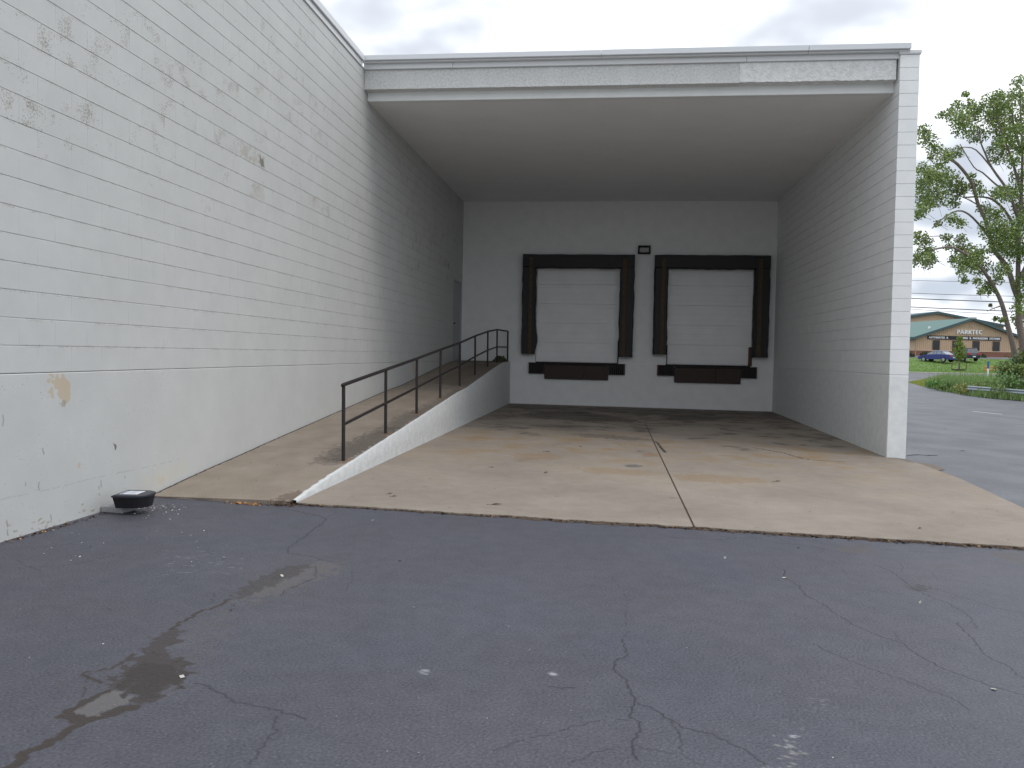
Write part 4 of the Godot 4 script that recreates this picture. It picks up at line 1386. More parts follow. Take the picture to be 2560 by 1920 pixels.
# ------------------------------------------------------------------ background
func leaf_mass(st: SurfaceTool, c: Vector3, rad: Vector3, count: int, size: float, r: RandomNumberGenerator):
	for i in count:
		var d := Vector3(r.randfn(0, 1), r.randfn(0, 1), r.randfn(0, 1)).normalized() * pow(r.randf(), 0.45)
		leaf_tri(st, c + d * rad, size * r.randf_range(0.6, 1.3), r)
func leaf_mat(c: Color) -> StandardMaterial3D:
	var m := mat(c, 0.6)
	m.backlight_enabled = true
	m.backlight = Color(c.r * 0.55, c.g * 0.6, c.b * 0.3)
	return m
func build_tree():
	var D := 54.0
	var base := at(2556, 990, D)
	base.y = gy(base.x, base.z)
	var o := thing("cottonwood_tree", base, "tall cottonwood tree with several forking trunks and sparse leaves by the guardrail", "tree")
	var r := RandomNumberGenerator.new()
	r.seed = 77
	# limbs traced as px paths; the last number of each knot is the depth
	var limbs := [
		[.34, .04, [[2556, 1000, 54], [2558, 872, 54], [2549, 817, 54], [2545, 744, 54], [2546, 636, 54], [2552, 520, 54.5], [2556, 400, 55], [2552, 300, 55], [2550, 215, 55]]],
		[.24, .06, [[2550, 960, 54], [2535, 875, 53.6], [2520, 817, 53.4], [2506, 764, 53.2], [2489, 725, 53], [2467, 689, 52.6], [2448, 665, 52.4], [2420, 640, 52], [2380, 618, 51.6], [2336, 623, 51.4]]],
		[.22, .10, [[2549, 754, 54], [2535, 720, 54], [2520, 672, 54.2], [2503, 648, 54.4], [2482, 619, 54.6], [2466, 556, 54.8], [2446, 513, 55], [2428, 455, 55], [2394, 411, 55], [2370, 395, 55]]],
		[.10, .04, [[2470, 590, 54.6], [2451, 565, 54], [2422, 536, 53.6], [2394, 527, 53.2], [2359, 545, 53], [2330, 571, 53]]],
		[.16, .05, [[2546, 640, 54], [2540, 580, 55], [2512, 527, 55.6], [2480, 498, 56], [2446, 492, 56.4], [2408, 494, 56.6]]],
		[.14, .04, [[2549, 560, 54.3], [2530, 500, 54], [2515, 469, 53.6], [2480, 420, 53.4], [2463, 383, 53.2], [2451, 354, 53], [2440, 310, 53]]],
		[.09, .03, [[2510, 470, 54], [2492, 463, 54.4], [2457, 432, 55], [2434, 417, 55.4], [2400, 360, 55.6]]],
		[.07, .02, [[2480, 420, 53.4], [2440, 375, 54], [2410, 368, 54.4], [2385, 372, 54.6]]],
		[.12, .04, [[2552, 480, 54.5], [2530, 400, 54], [2500, 320, 53.6], [2480, 262, 53.4]]],
		[.12, .04, [[2556, 380, 55], [2535, 320, 55.4], [2530, 250, 55.6]]],
		[.06, .02, [[2394, 411, 55], [2350, 385, 54.6], [2310, 345, 54.4]]],
		[.05, .02, [[2420, 640, 52], [2395, 600, 52], [2350, 590, 52], [2300, 595, 52]]],
		[.05, .02, [[2446, 513, 55], [2400, 490, 54.6], [2340, 480, 54.4], [2300, 450, 54.4]]],
		[.06, .02, [[2506, 764, 53.2], [2486, 770, 52.6], [2468, 778, 52.4]]],
		[.22, .06, [[2550, 700, 54], [2600, 600, 53], [2660, 500, 52.5], [2720, 420, 52]]],
		[.20, .05, [[2552, 560, 54.4], [2610, 440, 55.4], [2650, 330, 56], [2670, 250, 56.4]]],
		[.16, .05, [[2548, 800, 54], [2620, 740, 55], [2700, 700, 56]]]]
	for k in limbs:
		var pts := []
		var rad := []
		var path: Array = k[2]
		for i in path.size():
			var q = path[i]
			pts.append(at(q[0], q[1], q[2]) - base)
			rad.append(lerpf(k[0], k[1], pow(float(i) / (path.size() - 1), 0.7)) * 0.85)
		if pts[0].y < 0.6: pts[0].y = -0.2
		# soften the path
		var p2 := []
		var r2 := []
		for i in pts.size() - 1:
			for s in 3:
				var t := s / 3.0
				var a: Vector3 = pts[max(i - 1, 0)]
				var d: Vector3 = pts[min(i + 2, pts.size() - 1)]
				p2.append((pts[i] as Vector3).cubic_interpolate(pts[i + 1], a, d, t))
				r2.append(lerpf(rad[i], rad[i + 1], t))
		p2.append(pts[-1])
		r2.append(rad[-1])
		var st := new_st()
		tube(st, p2, r2, 9)
		put(st, "trunk" if k[0] > 0.21 else "limb", M.bark, o)
	# leaf clumps: [px x, px y, px radius], spread in depth round the limbs
	var A := [[300, 520, 70], [340, 580, 70], [400, 660, 60], [500, 720, 70], [580, 700, 60], [460, 370, 40], [530, 370, 60], [590, 290, 50], [620, 400, 80], [670, 190, 30], [700, 280, 50], [720, 370, 90], [780, 320, 60], [660, 480, 90], [780, 540, 80], [900, 250, 80], [960, 200, 50], [940, 350, 90], [1000, 290, 90], [1060, 200, 60], [1130, 90, 60], [1150, 200, 60], [1060, 420, 90], [960, 480, 80], [890, 400, 70], [1000, 560, 80], [1080, 520, 90], [1040, 650, 80], [1080, 760, 70], [940, 740, 60], [880, 680, 40], [960, 620, 60], [300, 830, 60], [350, 900, 90], [430, 900, 100], [520, 950, 100], [600, 1020, 80], [300, 980, 70], [300, 1080, 80], [350, 1130, 70], [420, 1080, 90], [290, 1190, 60], [260, 1240, 50], [560, 1130, 60], [650, 1000, 50], [720, 900, 35], [760, 980, 50], [800, 1040, 50], [560, 1270, 60], [630, 1310, 45], [430, 1310, 35], [830, 1180, 60], [920, 1230, 80], [1000, 1060, 80], [1080, 1030, 80], [950, 1040, 60], [260, 1430, 70], [320, 1470, 60], [370, 1540, 50], [300, 1560, 60], [340, 1600, 50], [500, 1430, 45], [520, 1500, 40], [630, 1440, 45], [640, 1530, 80], [720, 1600, 80], [800, 1560, 70], [560, 1620, 40], [900, 1350, 100], [1000, 1400, 110], [1100, 1350, 110], [1050, 1500, 110], [1130, 1560, 100], [950, 1500, 90], [1120, 900, 60], [1150, 650, 60], [1160, 480, 60], [1150, 1180, 70], [440, 800, 40], [380, 740, 40]]
	var C2 := [[200, 40, 70], [300, 80, 55], [340, 30, 50], [620, 60, 80], [620, 140, 50], [700, 60, 90], [800, 100, 90], [640, 220, 45], [770, 230, 45], [850, 290, 70], [950, 220, 60], [900, 330, 45], [800, 340, 35], [1000, 130, 80], [940, 590, 25], [1000, 600, 30], [890, 465, 12], [1170, 400, 50], [1150, 500, 60], [1150, 600, 60], [1180, 660, 45]]
	var masses := [new_st(), new_st(), new_st()]
	var all := []
	for k in A: all.append([2220 + k[0] * .2894, 180 + k[1] * .2894, k[2] * .2894])
	for k in C2: all.append([2240 + k[0] * .2651, 640 + k[1] * .2651, k[2] * .2651])
	for i in 60: # the side of the crown beyond the picture
		all.append([r.randf_range(2565, 2800), r.randf_range(230, 760), r.randf_range(18, 34)])
	for k in all:
		var depth := 54.0 + r.randf_range(-2.2, 2.2)
		var c := at(k[0], k[1], depth) - base
		var rad: float = k[2] / F * depth
		var n := int(clampf(rad * rad * 1150.0, 90, 3500))
		for i in n:
			var d := Vector3(r.randfn(0, 1), r.randfn(0, 1), r.randfn(0, 1)).normalized() * pow(r.randf(), 0.5)
			var q := r.randf()
			leaf_tri(masses[0 if q < 0.45 else (1 if q < 0.8 else 2)], c + d * Vector3(rad, rad * 0.9, rad * 1.3) * 1.18, r.randf_range(0.09, 0.165), r)
	for i in 3:
		var cr := put(masses[i], "crown", [leaf_mat(Color8(112, 130, 76)), leaf_mat(Color8(138, 150, 86)), leaf_mat(Color8(96, 118, 74))][i], o)
		cr.set_meta("kind", "stuff")
	# fine twigs
	var st := new_st()
	for k in all:
		if k[0] > 2570: continue
		var c := at(k[0], k[1], 54.0) - base
		for i in 2:
			var d := Vector3(r.randfn(0, 1), r.randf_range(-1.0, 0.1), r.randfn(0, 0.6)).normalized()
			var rad: float = k[2] / F * 54.0
			tube(st, [c + d * rad * 1.6 + Vector3(0.25, -0.2, 0), c + d * rad * 0.4, c - d * rad * 0.6], [0.012, 0.009, 0.005], 4, false)
	tag(put(st, "twigs", M.bark, o), "", "", "", "stuff")

func shrub(called: String, label: String, group: String, c: Vector3, rad: Vector3, count: int, size: float, col: Color, r: RandomNumberGenerator, lobes := 7):
	var o := thing(called, Vector3(c.x, gy(c.x, c.z), c.z), label, "shrub", group)
	var st := new_st()
	var st2 := new_st()
	for i in lobes:
		var d := Vector3(r.randf_range(-1, 1), r.randf_range(-0.7, 0.8), r.randf_range(-1, 1)) * 0.6
		leaf_mass(st if i % 2 == 0 else st2, c - o.position + d * rad, rad * r.randf_range(0.4, 0.65), count / lobes, size, r)
	put(st, "foliage", leaf_mat(col), o)
	put(st2, "foliage", leaf_mat(Color(col.r * 1.12, col.g, col.b * 0.9)), o)
	st = new_st()
	for i in 4: tube(st, [Vector3(r.randf_range(-.15, .15), -0.05, r.randf_range(-.1, .1)), Vector3(r.randf_range(-.4, .4) * rad.x, rad.y * 0.8, r.randf_range(-.3, .3) * rad.z)], [0.03, 0.012], 5, false)
	put(st, "stem", M.bark, o)

func blades(st: SurfaceTool, p: Vector3, h: float, w: float, r: RandomNumberGenerator):
	var a := r.randf() * TAU
	var s := Vector3(cos(a), 0, sin(a)) * w
	var lean := Vector3(r.randfn(0, 0.25), 1, r.randfn(0, 0.25)) * h
	st.set_smooth_group(-1)
	st.add_vertex(p - s)
	st.add_vertex(p + lean)
	st.add_vertex(p + s)

func build_verge():
	var r := RandomNumberGenerator.new()
	r.seed = 91
	# rough verge between lot and street, outlined from its kerb line
	var line := []
	for k in [[2284, 956.5], [2300, 962], [2340, 973], [2380, 981], [2420, 988], [2460, 994], [2510, 999], [2560, 1003], [2640, 1012]]: line.append(gp(k[0], k[1]))
	var back := []
	for k in [[2285, 956], [2300, 952.5], [2335, 948], [2375, 946], [2420, 945.5], [2460, 946], [2510, 947], [2560, 948], [2640, 949.5]]: back.append(gp(k[0], k[1]))
	line.append(line[-1] + Vector3(14, 0, 4))
	line.append(line[-1] + Vector3(30, 0, 6))
	back.append(back[-1] + Vector3(14, 0, 0))
	back.append(back[-1] + Vector3(30, 0, 0))
	var st := new_st()
	var blade_st := [new_st(), new_st(), new_st()]
	for i in line.size() - 1:
		for j in 12:
			var q := []
			for k in [[0, 0], [1, 0], [1, 1], [0, 1]]:
				var p: Vector3 = line[i + k[0]]
				var pb: Vector3 = back[i + k[0]]
				var w := p.lerp(pb, float(j + k[1]) / 12.0)
				q.append(Vector3(w.x, gy(w.x, w.z) + 0.05, w.z))
			quad(st, q[0], q[1], q[2], q[3], 0)
	tag(put(st, "verge", M.grass), "", "", "", "structure")
	for i in 26000:
		var s := r.randf_range(0.0, 8.6)
		var k := int(s)
		var p: Vector3 = (line[k] as Vector3).lerp(line[k + 1], s - k)
		var t := pow(r.randf(), 2.2)
		var pb: Vector3 = (back[k] as Vector3).lerp(back[k + 1], s - k)
		p = p.lerp(pb, t)
		var z := p.z
		var tall := smoothstep(0.8, 2.6, s)
		var h := lerpf(0.10, r.randf_range(0.25, 0.95), tall)
		if t < 0.03: h *= 0.5
		var c := 2 if tall < 0.4 else (0 if r.randf() < 0.6 else 1)
		blades(blade_st[c], Vector3(p.x + r.randfn(0, 0.2), gy(p.x, z) + 0.04, z), h, 0.035, r)
	var cols := [Color8(98, 124, 70), Color8(124, 144, 92), Color8(140, 148, 66)]
	for i in 3:
		tag(put(blade_st[i], "weeds", leaf_mat(cols[i])), ["tall dark green weeds growing behind the guardrail", "paler seeding weeds among the green ones behind the guardrail", "short yellow green grass on the verge's tip by the driveway"][i], "weeds", "", "stuff")
	# lawn grass across the street
	st = new_st()
	for i in 14000:
		var x := r.randf_range(30, 66)
		var z := -82.7 - pow(r.randf(), 1.5) * 16.0
		blades(st, Vector3(x, gy(x, z) + 0.13, z), r.randf_range(0.06, 0.16), 0.05, r)
	tag(put(st, "lawn_grass", leaf_mat(Color8(108, 140, 62))), "short bright green lawn grass on the bank across the street", "grass", "", "stuff")
	# shrubs at the right, over the guardrail's end and under the tree
	shrub("roadside_shrub", "rounded green shrub spilling over the guardrail's middle", "shrubs under the cottonwood", at(2535, 965, 47.5), Vector3(1.25, 0.95, 1.0), 1700, 0.14, Color8(94, 122, 70), r)
	shrub("roadside_shrub", "dark dense shrub against the cottonwood's trunks", "shrubs under the cottonwood", at(2578, 905, 52), Vector3(1.5, 1.5, 1.3), 2000, 0.15, Color8(84, 106, 66), r)
	shrub("roadside_shrub", "leafy shrub hiding the foot of the cottonwood's leaning trunk", "shrubs under the cottonwood", at(2530, 935, 51), Vector3(1.0, 0.9, 1.1), 1300, 0.13, Color8(98, 122, 74), r)
	shrub("roadside_shrub", "low pale shrub left of the guardrail's end", "shrubs under the cottonwood", at(2470, 968, 52), Vector3(1.5, 0.5, 1.0), 1100, 0.12, Color8(108, 130, 78), r)
	# ragged weed clumps along the edge of the lot
	for i in 10:
		var t := i / 9.0
		var e := (line[2] as Vector3).lerp(line[7], t)
		shrub("weed_clump", "bushy weed clump on the edge of the grey lot", "weed clumps along the lot edge", e + Vector3(r.randf_range(-.5, .5), r.randf_range(0.28, 0.45), -r.randf_range(0.7, 2.0)), Vector3(r.randf_range(0.8, 1.3), r.randf_range(0.4, 0.6), 0.6), 700, 0.12, Color8(96 + r.randi() % 20, 122 + r.randi() % 16, 72), r, 5)
	# guardrail
	var ga := gp(2424, 990) + Vector3(0, 0, -0.3)
	var gb := gp(2562, 1003.5) + Vector3(0, 0, -0.3)
	var gr := thing("guardrail", ga, "weathered grey steel guardrail half hidden in weeds", "guardrail")
	var dirv := gb - ga
	var L := 16.0
	dirv.y = 0.0
	dirv = dirv.normalized()
	var nrm := dirv.cross(Vector3.UP) * -1.0
	if nrm.z < 0.0: nrm = -nrm
	var prof := [[0.0, 0.60], [0.045, 0.565], [0.045, 0.54], [0.0, 0.49], [0.0, 0.46], [0.045, 0.41], [0.045, 0.385], [0.0, 0.35]]
	st = new_st()
	for i in 16:
		for j in prof.size() - 1:
			var q := []
			for k in [[0, 0], [1, 0], [1, 1], [0, 1]]:
				var s: float = (i + k[0]) / 16.0 * L
				var p: Vector3 = ga + dirv * s
				q.append(dirv * s + nrm * prof[j + k[1]][0] + Vector3.UP * (gy(p.x, p.z) - ga.y + prof[j + k[1]][1]))
			quad(st, q[0], q[1], q[2], q[3])
	put(st, "beam", M.galv, gr)
	for i in 5:
		var s := 0.5 + i * 3.6
		var p := ga + dirv * s
		var c := dirv * s - nrm * 0.06 + Vector3.UP * (gy(p.x, p.z) - ga.y)
		st = new_st()
		box(st, c + Vector3(-0.05, -0.2, -0.05), c + Vector3(0.05, 0.6, 0.05), 0.008)
		put(st, "post", M.galv, gr)
	# marker post with blue top, across the street
	var mp := at(2469.6, 935, 92)
	mp.y = gy(mp.x, mp.z)
	var o := thing("marker_post", mp, "white marker post with a blue top beside the street", "post")
	st = new_st()
	box(st, Vector3(-0.09, -0.1, -0.04), Vector3(0.09, 1.25, 0.04), 0.02)
	put(st, "shaft", M.white, o)
	st = new_st()
	box(st, Vector3(-0.1, 1.05, -0.05), Vector3(0.1, 1.85, 0.05), 0.02)
	put(st, "blue_top", mat(Color8(46, 92, 150), 0.5), o)

func letters(s: String, size: float, pos: Vector3, m: Material, called: String, parent: Node, width: float):
	var tm := TextMesh.new()
	var f := SystemFont.new()
	f.font_names = PackedStringArray(["Droid Sans"])
	f.font_weight = 700
	tm.font = f
	tm.text = s
	tm.font_size = 64
	tm.pixel_size = size / 46.0
	tm.depth = 0.1
	tm.horizontal_alignment = HORIZONTAL_ALIGNMENT_LEFT
	var n := MeshInstance3D.new()
	n.name = called
	n.mesh = tm
	n.material_override = m
	parent.add_child(n, true)
	n.position = pos
	var w := tm.get_aabb().size.x
	if w > 0.0 and width > 0.0: n.scale = Vector3(width / w, 1, 1)

func build_office():
	var S := 1.0 / 16.957
	var base := at(2288, 891.6, 125.0)
	var o := thing("office_building", base, "tan metal sided office with green gabled roof and white sign", "building")
	o.rotation.y = deg_to_rad(6.7 + 5.0)
	var tan_m := mat(Color8(186, 162, 136), 0.75)
	var tan_d := mat(Color8(172, 148, 124), 0.75)
	var green := mat(Color8(70, 108, 102), 0.55)
	var trim := mat(Color8(58, 84, 90), 0.55)
	var brick := mat(Color.WHITE, 0.9, ramp_tex(171, 0.1, Color8(112, 76, 62), Color8(138, 98, 82), 256, 0.1), Vector3.ONE * 1.0)
	var X1 := 16.9
	var DEP := 16.0
	var ev := 2.95
	var ap := 5.75
	# gable end wall
	var st := new_st()
	for e in [0.0, -DEP]:
		var v := [Vector3(0, -0.6, e), Vector3(X1, -0.6, e), Vector3(X1, ev, e), Vector3(X1 * 0.5, ap, e), Vector3(0, ev, e)]
		st.set_smooth_group(-1)
		for t in [[0, 2, 1], [0, 3, 2], [0, 4, 3]]:
			for i in t: st.add_vertex(v[i])
	quad(st, Vector3(0, -0.6, -DEP), Vector3(0, -0.6, 0), Vector3(0, ev, 0), Vector3(0, ev, -DEP))
	quad(st, Vector3(X1, -0.6, 0), Vector3(X1, -0.6, -DEP), Vector3(X1, ev, -DEP), Vector3(X1, ev, 0))
	var wall := put(st, "wall", tan_m, o)
	st = new_st()
	for i in range(1, 56):
		var x := i * X1 / 56.0
		box(st, Vector3(x - 0.025, 0.95, 0.0), Vector3(x + 0.025, ev - 0.1 + (ap - ev) * (1.0 - absf(x / X1 * 2.0 - 1.0)), 0.03))
	tag(put(st, "siding_ribs", tan_d, wall), "", "", "", "stuff")
	st = new_st()
	box(st, Vector3(-0.02, -0.6, -DEP), Vector3(X1 + 0.02, 0.92, 0.06))
	put(st, "brick_base", brick, o)
	st = new_st()
	box(st, Vector3(-0.05, 0.92, -DEP), Vector3(X1 + 0.05, 1.0, 0.1))
	put(st, "sill_band", mat(Color8(196, 180, 160), 0.8), o)
	# roof
	st = new_st()
	for s in [0, 1]:
		var xe := -0.7 if s == 0 else X1 + 0.7
		var ye := ev - 0.7 * (ap - ev) / (X1 * 0.5) + 0.12
		var a := Vector3(xe, ye, 0.55)
		var b := Vector3(X1 * 0.5, ap + 0.12, 0.55)
		var c := Vector3(X1 * 0.5, ap + 0.12, -DEP)
		var d := Vector3(xe, ye, -DEP)
		if s == 0: quad(st, a, b, c, d)
		else: quad(st, d, c, b, a)
	var roof := put(st, "roof", green, o)
	st = new_st()
	for s in [0, 1]:
		var xe := -0.72 if s == 0 else X1 + 0.72
		var ye := ev - 0.7 * (ap - ev) / (X1 * 0.5) + 0.14
		var a := Vector3(xe, ye, 0.57)
		var b := Vector3(X1 * 0.5, ap + 0.15, 0.57)
		var dn := Vector3(0, -0.34, 0)
		quad(st, a + dn, b + dn, b, a)
		quad(st, a + dn, a + dn + Vector3(0, 0.02, -0.56), b + dn + Vector3(0, 0.02, -0.56), b + dn)
		quad(st, a + dn + Vector3(0, 0.05, 0), a + Vector3(0, 0.05, 0), a + Vector3(0, 0, -DEP), a + dn + Vector3(0, 0, -DEP))
	put(st, "rake_trim", trim, roof)
	st = new_st()
	box(st, Vector3(X1 * 0.5 - 0.5, ap + 0.0, 0.3), Vector3(X1 * 0.5 + 0.5, ap + 0.26, 0.62), 0.05)
	put(st, "ridge_cap", mat(Color8(190, 196, 196), 0.6), roof)
	st = new_st()
	box(st, Vector3(3.6, 4.1, -3.0), Vector3(3.9, 4.62, -2.8), 0.02)
	put(st, "roof_vent", M.white, roof)
	# windows
	var frame_m := mat(Color8(92, 74, 66), 0.6)
	var glass := mat(Color8(30, 32, 36), 0.12)
	for wx in [3.15, 6.2, 9.35, 12.5]:
		st = new_st()
		for k in [[-0.56, -0.5, 1.02, 2.5], [0.5, 0.56, 1.02, 2.5], [-0.5, 0.5, 2.44, 2.5], [-0.5, 0.5, 1.02, 1.08]]: box(st, Vector3(wx + k[0], k[2], 0.0), Vector3(wx + k[1], k[3], 0.07))
		var w := put(st, "window", frame_m, o)
		st = new_st()
		box(st, Vector3(wx - 0.5, 1.08, -0.02), Vector3(wx + 0.5, 2.44, 0.035))
		put(st, "pane", glass, w)
	st = new_st()
	tube(st, [Vector3(-0.05, 0.0, 0.12), Vector3(-0.05, ev - 0.4, 0.12), Vector3(-0.4, ev - 0.2, 0.3)], 0.06, 8)
	put(st, "downspout", tan_d, o)
	st = new_st()
	for i in 12:
		var t := TAU * i / 12.0
		var t2 := TAU * (i + 1) / 12.0
		var c := Vector3(X1 * 0.5, 4.75, 0.05)
		st.set_smooth_group(-1)
		for p in [c, c + Vector3(cos(t2), sin(t2), 0) * 0.3, c + Vector3(cos(t), sin(t), 0) * 0.3]: st.add_vertex(p)
	put(st, "gable_vent", tan_d, o)
	# sign lettering
	letters("PARKTEC", 0.62, Vector3(6.2, 3.78, 0.1), M.white, "sign_lettering", o, 3.9)
	st = new_st()
	box(st, Vector3(1.75, 2.62, 0.03), Vector3(13.2, 3.16, 0.1))
	var ban := put(st, "banner", mat(Color8(22, 22, 30), 0.5), o)
	letters("AUTOMATED  A", 0.3, Vector3(1.9, 2.88, 0.12), M.white, "banner_lettering", ban, 3.0)
	letters("ING  &  PACKAGING  SYSTEMS", 0.3, Vector3(7.2, 2.88, 0.12), M.white, "banner_lettering", ban, 5.8)
	# taller hall behind
	var hb := at(2336, 891.6, 150.0)
	var h := thing("rear_hall", Vector3(hb.x, base.y, hb.z), "taller tan hall with blue green roof behind the signed office", "building")
	h.rotation.y = deg_to_rad(6.7 + 4.0)
	st = new_st()
	var hw := 12.6
	var he := 6.0
	var ha := 8.1
	var v := [Vector3(-hw, -0.5, 0), Vector3(hw, -0.5, 0), Vector3(hw, he, 0), Vector3(0, ha, 0), Vector3(-hw, he, 0)]
	st.set_smooth_group(-1)
	for t in [[0, 2, 1], [0, 3, 2], [0, 4, 3]]:
		for i in t: st.add_vertex(v[i])
	quad(st, Vector3(-hw, -0.5, -20), Vector3(-hw, -0.5, 0), Vector3(-hw, he, 0), Vector3(-hw, he, -20))
	quad(st, Vector3(hw, -0.5, 0), Vector3(hw, -0.5, -20), Vector3(hw, he, -20), Vector3(hw, he, 0))
	put(st, "wall", tan_m, h)
	st = new_st()
	for s in [-1.0, 1.0]:
		var a := Vector3(s * (hw + 0.7), he - 0.02, 0.6)
		var b := Vector3(0, ha + 0.1, 0.6)
		quad(st, a, b, b + Vector3(0, 0, -21), a + Vector3(0, 0, -21))
		quad(st, a + Vector3(0, -0.4, 0), b + Vector3(0, -0.4, 0), b, a)
	put(st, "roof", trim, h)
	st = new_st()
	for s in [0.0, 0.65]: box(st, Vector3(-3.6 + s, 5.1, 0.0), Vector3(-3.2 + s, 5.3, 0.08))
	put(st, "wall_vent", tan_d, h)

func car(called: String, pos: Vector3, yaw: float, label: String, paint: Color, suv: bool):
	var o := thing(called, pos, label, "car", "cars parked by the office")
	o.rotation.y = yaw
	var body := mat(paint, 0.25)
	body.clearcoat_enabled = true
	var glass := mat(Color8(120, 130, 140) if not suv else Color8(70, 80, 88), 0.1)
	# side profile, x forward; [x, y] lower body then cabin
	var lower := [[-2.25, 0.35], [-2.3, 0.75], [-2.2, 0.98], [-1.2, 1.02], [0.9, 0.98], [1.9, 0.82], [2.2, 0.62], [2.2, 0.35]] if not suv else [[-2.2, 0.4], [-2.28, 0.8], [-2.2, 1.1], [-1.2, 1.12], [0.9, 1.1], [2.0, 0.98], [2.25, 0.75], [2.22, 0.4]]
	var cabin := [[-1.75, 1.0], [-1.05, 1.42], [0.15, 1.45], [1.05, 0.99]] if not suv else [[-2.12, 1.1], [-1.85, 1.66], [0.2, 1.72], [1.1, 1.1]]
	var extr := func(st: SurfaceTool, prof: Array, hw0: float, hw1: float):
		var n := prof.size()
		var y0: float = prof[0][1]
		var y1 := y0
		for p in prof: y1 = maxf(y1, p[1])
		var Lf := []
		var Rt := []
		for p in prof:
			var hw := lerpf(hw0, hw1, clampf((p[1] - y0) / maxf(y1 - y0, 0.01), 0, 1))
			Lf.append(Vector3(p[0], p[1], hw))
			Rt.append(Vector3(p[0], p[1], -hw))
		for i in n:
			var j := (i + 1) % n
			quad(st, Lf[i], Rt[i], Rt[j], Lf[j])
		st.set_smooth_group(-1)
		for i in range(1, n - 1):
			for p in [Lf[0], Lf[i], Lf[i + 1]]: st.add_vertex(p)
			for p in [Rt[0], Rt[i + 1], Rt[i]]: st.add_vertex(p)
	var st := new_st()
	extr.call(st, lower, 0.86, 0.9)
	var bd := put(st, "body", body, o)
	st = new_st()
	extr.call(st, cabin, 0.82, 0.62)
	put(st, "windows", glass, o)
	st = new_st()
	var top: float = cabin[2][1]
	box(st, Vector3(cabin[1][0] - 0.02, top - 0.05, -0.64), Vector3(cabin[2][0] + 0.05, top + 0.03, 0.64), 0.03)
	for s in [-1.0, 1.0]:
		for x in [cabin[1][0] + 0.1, -0.35, cabin[2][0] - 0.1]:
			tube(st, [Vector3(x - 0.05, cabin[0][1], s * 0.825), Vector3(x, top, s * 0.63)], 0.035, 5, false)
	put(st, "roof", body, o)
	for x in [-1.4, 1.35]:
		for s in [-1.0, 1.0]:
			st = new_st()
			tube(st, [Vector3(x, 0.33, s * 0.72), Vector3(x, 0.33, s * 0.92)], 0.33, 14)
			var wh := put(st, "wheel", M.rubber, o)
			st = new_st()
			tube(st, [Vector3(x, 0.33, s * 0.9), Vector3(x, 0.33, s * 0.935)], 0.21, 12)
			put(st, "rim", M.galv, wh)
	for s in [-1.0, 1.0]:
		st = new_st()
		box(st, Vector3(-2.31, 0.74 + (0.12 if suv else 0.0), s * 0.66 - 0.2), Vector3(-2.12, 0.94 + (0.16 if suv else 0.0), s * 0.66 + 0.2), 0.02)
		put(st, "tail_light", mat(Color8(170, 30, 34), 0.3), o)
	st = new_st()
	box(st, Vector3(-2.325, 0.55, -0.2), Vector3(-2.28, 0.68, 0.2))
	put(st, "number_plate", M.white, o)

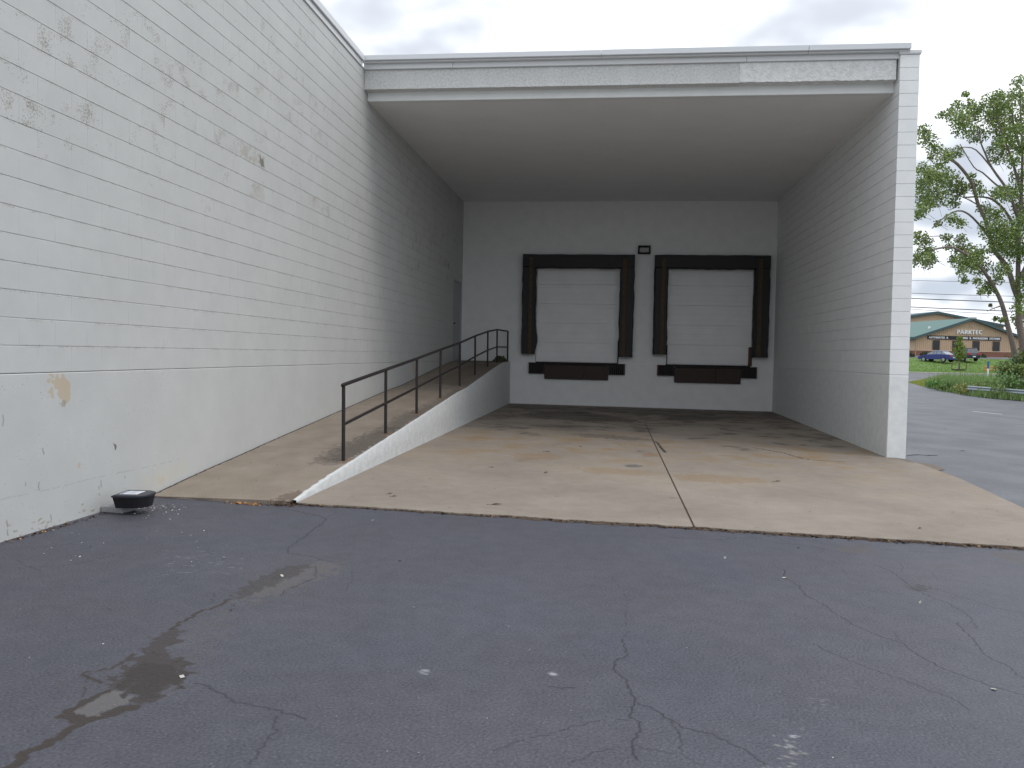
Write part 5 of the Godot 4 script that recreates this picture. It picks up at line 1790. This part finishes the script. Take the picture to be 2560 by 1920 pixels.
func build_far():
	var r := RandomNumberGenerator.new()
	r.seed = 123
	var yb := deg_to_rad(6.7)
	var p := at(2343, 896, 112.0)
	p.y = gy(p.x, p.z) + 0.17
	car("parked_car", p, PI - deg_to_rad(52.0), "blue saloon car parked left of the young tree", Color8(36, 40, 128), false)
	p = at(2408, 898, 113.0)
	p.y = gy(p.x, p.z) + 0.17
	car("parked_car", p, deg_to_rad(90 + 12.0), "dark blue sport utility car parked behind the young tree", Color8(26, 30, 56), true)
	# young tree with stakes and mulch
	p = at(2397, 902, 104.0)
	p.y = gy(p.x, p.z) + 0.15
	var o := thing("young_tree", p, "young staked tree with yellow green leaves on the lawn", "tree")
	var st := new_st()
	tube(st, [Vector3(0, -0.1, 0), Vector3(0.03, 1.4, 0), Vector3(0, 3.4, 0)], [0.06, 0.05, 0.02], 7)
	put(st, "trunk", M.bark, o)
	st = new_st()
	for k in [[0.0, 3.9, 0.45], [-0.1, 3.3, 0.6], [0.25, 2.9, 0.7], [-0.3, 2.6, 0.65], [0.35, 2.2, 0.75], [-0.25, 1.9, 0.7], [0.1, 1.6, 0.6], [0.5, 1.75, 0.45]]:
		leaf_mass(st, Vector3(k[0] * 0.9, k[1], 0), Vector3.ONE * k[2] * 0.8, 300, 0.14, r)
	put(st, "crown", leaf_mat(Color8(116, 134, 62)), o)
	for x in [-0.85, 0.05, 0.8]:
		st = new_st()
		tube(st, [Vector3(x, -0.1, 0.2), Vector3(x, 0.9, 0.2)], 0.045, 6)
		put(st, "stake", M.wood_brown, o)
	st = new_st()
	var ring := []
	for i in 16: ring.append(Vector2(cos(TAU * i / 16.0) * 1.0, sin(TAU * i / 16.0) * 0.9))
	ngon_prism(st, ring, -0.25, 0.14, 0.7)
	put(st, "mulch", mat(Color8(46, 38, 34), 1.0), o)
	# timber barrier
	p = at(2464, 905, 103.0)
	p.y = gy(p.x, p.z) + 0.14
	o = thing("timber_barrier", p, "yellow brown timber barrier between lawn and car park", "barrier")
	o.rotation.y = yb
	var wood := mat(Color8(186, 142, 86), 0.8)
	for i in 4:
		st = new_st()
		box(st, Vector3(-0.1 + i * 1.75, -0.3, -0.1), Vector3(0.1 + i * 1.75, 0.66, 0.1), 0.02)
		put(st, "post", wood, o)
	for y in [0.12, 0.46]:
		st = new_st()
		box(st, Vector3(-0.2, y, 0.1), Vector3(5.6, y + 0.19, 0.16), 0.02)
		put(st, "rail", wood, o)
	# shrubs at the office wall
	for k in [[2312, 884, 121, "dark round shrub at the office wall beside the blue car"], [2433, 888, 121, "dark shrub at the office wall right of the dark car"], [2278, 886, 120, "small shrub at the office's near corner"], [2455, 893, 121, "low spreading shrub under the office's right windows"]]:
		var c := at(k[0], k[1], k[2])
		shrub("office_shrub", k[3], "shrubs along the office wall", c, Vector3(0.6, 0.5, 0.5), 400, 0.14, Color8(54, 66, 46), r, 4)
	# overhead lines along the street, sagging a little between poles out of view
	var wl := [[2282, 701, 2560, 707, .022, "thin uppermost overhead line above the street"], [2280, 733, 2532, 740.5, .028, "thin overhead line just below the uppermost one"], [2280, 746, 2534, 755.6, .05, "thick overhead cable in the middle of the group"], [2280, 767.5, 2532, 778, .05, "thick overhead cable just above the office roofs"], [2280, 773, 2526, 787, .024, "thin lowest overhead line under the thick cable"]]
	for k in wl:
		var a := at(k[0], k[1], 94.0)
		var b := at(k[2], k[3], 94.0)
		var d := (b - a) / (b - a).length()
		var pts := []
		for i in 25:
			var s := lerpf(-26.0, 40.0, i / 24.0)
			var q := a + d * s
			q.y += 0.0006 * (pow(s - 6.0, 2.0) - 36.0)
			pts.append(q - a)
		var w := thing("overhead_line", a, k[5], "overhead line", "overhead lines along the street")
		st = new_st()
		tube(st, pts, k[4], 6)
		put(st, "cable", mat(Color8(40, 40, 46), 0.6), w)
	# a line of trees far off closes the horizon behind the buildings and beyond the yard
	var far := new_st()
	for i in 70:
		var a := deg_to_rad(lerpf(-80, 80, i / 69.0)) 
		var c := Vector3(40.0 + sin(a) * 260.0, 2.0, -40.0 - cos(a) * 230.0)
		leaf_mass(far, c + Vector3(0, 2.5, 0), Vector3(6.5, r.randf_range(2.5, 4.5), 4.0), 120, 1.3, r)
	tag(put(far, "distant_wood", leaf_mat(Color8(74, 92, 62))), "distant strip of green woodland on the horizon", "woodland", "", "stuff")

func _ready():
	rng.seed = 2024
	# ---- camera
	var e := Vector3(deg_to_rad(-2.01846625), deg_to_rad(6.73521608), deg_to_rad(1.11710481))
	B = Basis.from_euler(e)
	var cam := Camera3D.new()
	cam.name = "camera"
	cam.position = CAM
	cam.rotation = e
	cam.fov = rad_to_deg(2.0 * atan(960.0 / F))
	cam.near = 0.05
	cam.far = 3000.0
	add_child(cam)
	cam.current = true
	# ---- sky and exposure: bright broken overcast
	var we := WorldEnvironment.new()
	we.name = "environment"
	var env := Environment.new()
	var sky := Sky.new()
	var pano := PanoramaSkyMaterial.new()
	pano.panorama = ImageTexture.create_from_image(sky_image())
	sky.sky_material = pano
	env.background_mode = Environment.BG_SKY
	env.sky = sky
	env.background_energy_multiplier = 1.0
	env.tonemap_mode = Environment.TONE_MAPPER_LINEAR
	env.tonemap_exposure = 1.28
	env.sdfgi_enabled = true
	env.ssao_enabled = true
	env.ssil_enabled = true
	we.environment = env
	add_child(we)
	# ---- the sun behind thin cloud, high, behind and right of the camera
	var sun := DirectionalLight3D.new()
	sun.name = "sun"
	sun.light_energy = 0.22
	sun.light_angular_distance = 25.0
	sun.light_color = Color(1.0, 0.97, 0.93)
	sun.shadow_enabled = true
	add_child(sun)
	sun.look_at_from_position(Vector3(12, 16, 4), Vector3.ZERO)
	make_materials()
	M.bark = mat(Color.WHITE, 0.9, ramp_tex(161, 0.06, Color8(100, 90, 86), Color8(146, 132, 124), 256, 0.08), Vector3(1.5, 0.5, 1.5))
	M.galv = mat(Color8(150, 160, 168), 0.45)
	M.galv.metallic = 0.4
	print("materials ", Time.get_ticks_msec())
	build_ground()
	build_apron()
	build_warehouse()
	build_dock()
	print("walls ", Time.get_ticks_msec())
	build_ramp()
	build_dock_fittings()
	build_railing()
	build_small_things()
	print("small ", Time.get_ticks_msec())
	build_verge()
	build_office()
	build_tree()
	build_far()
	print("done ", Time.get_ticks_msec())
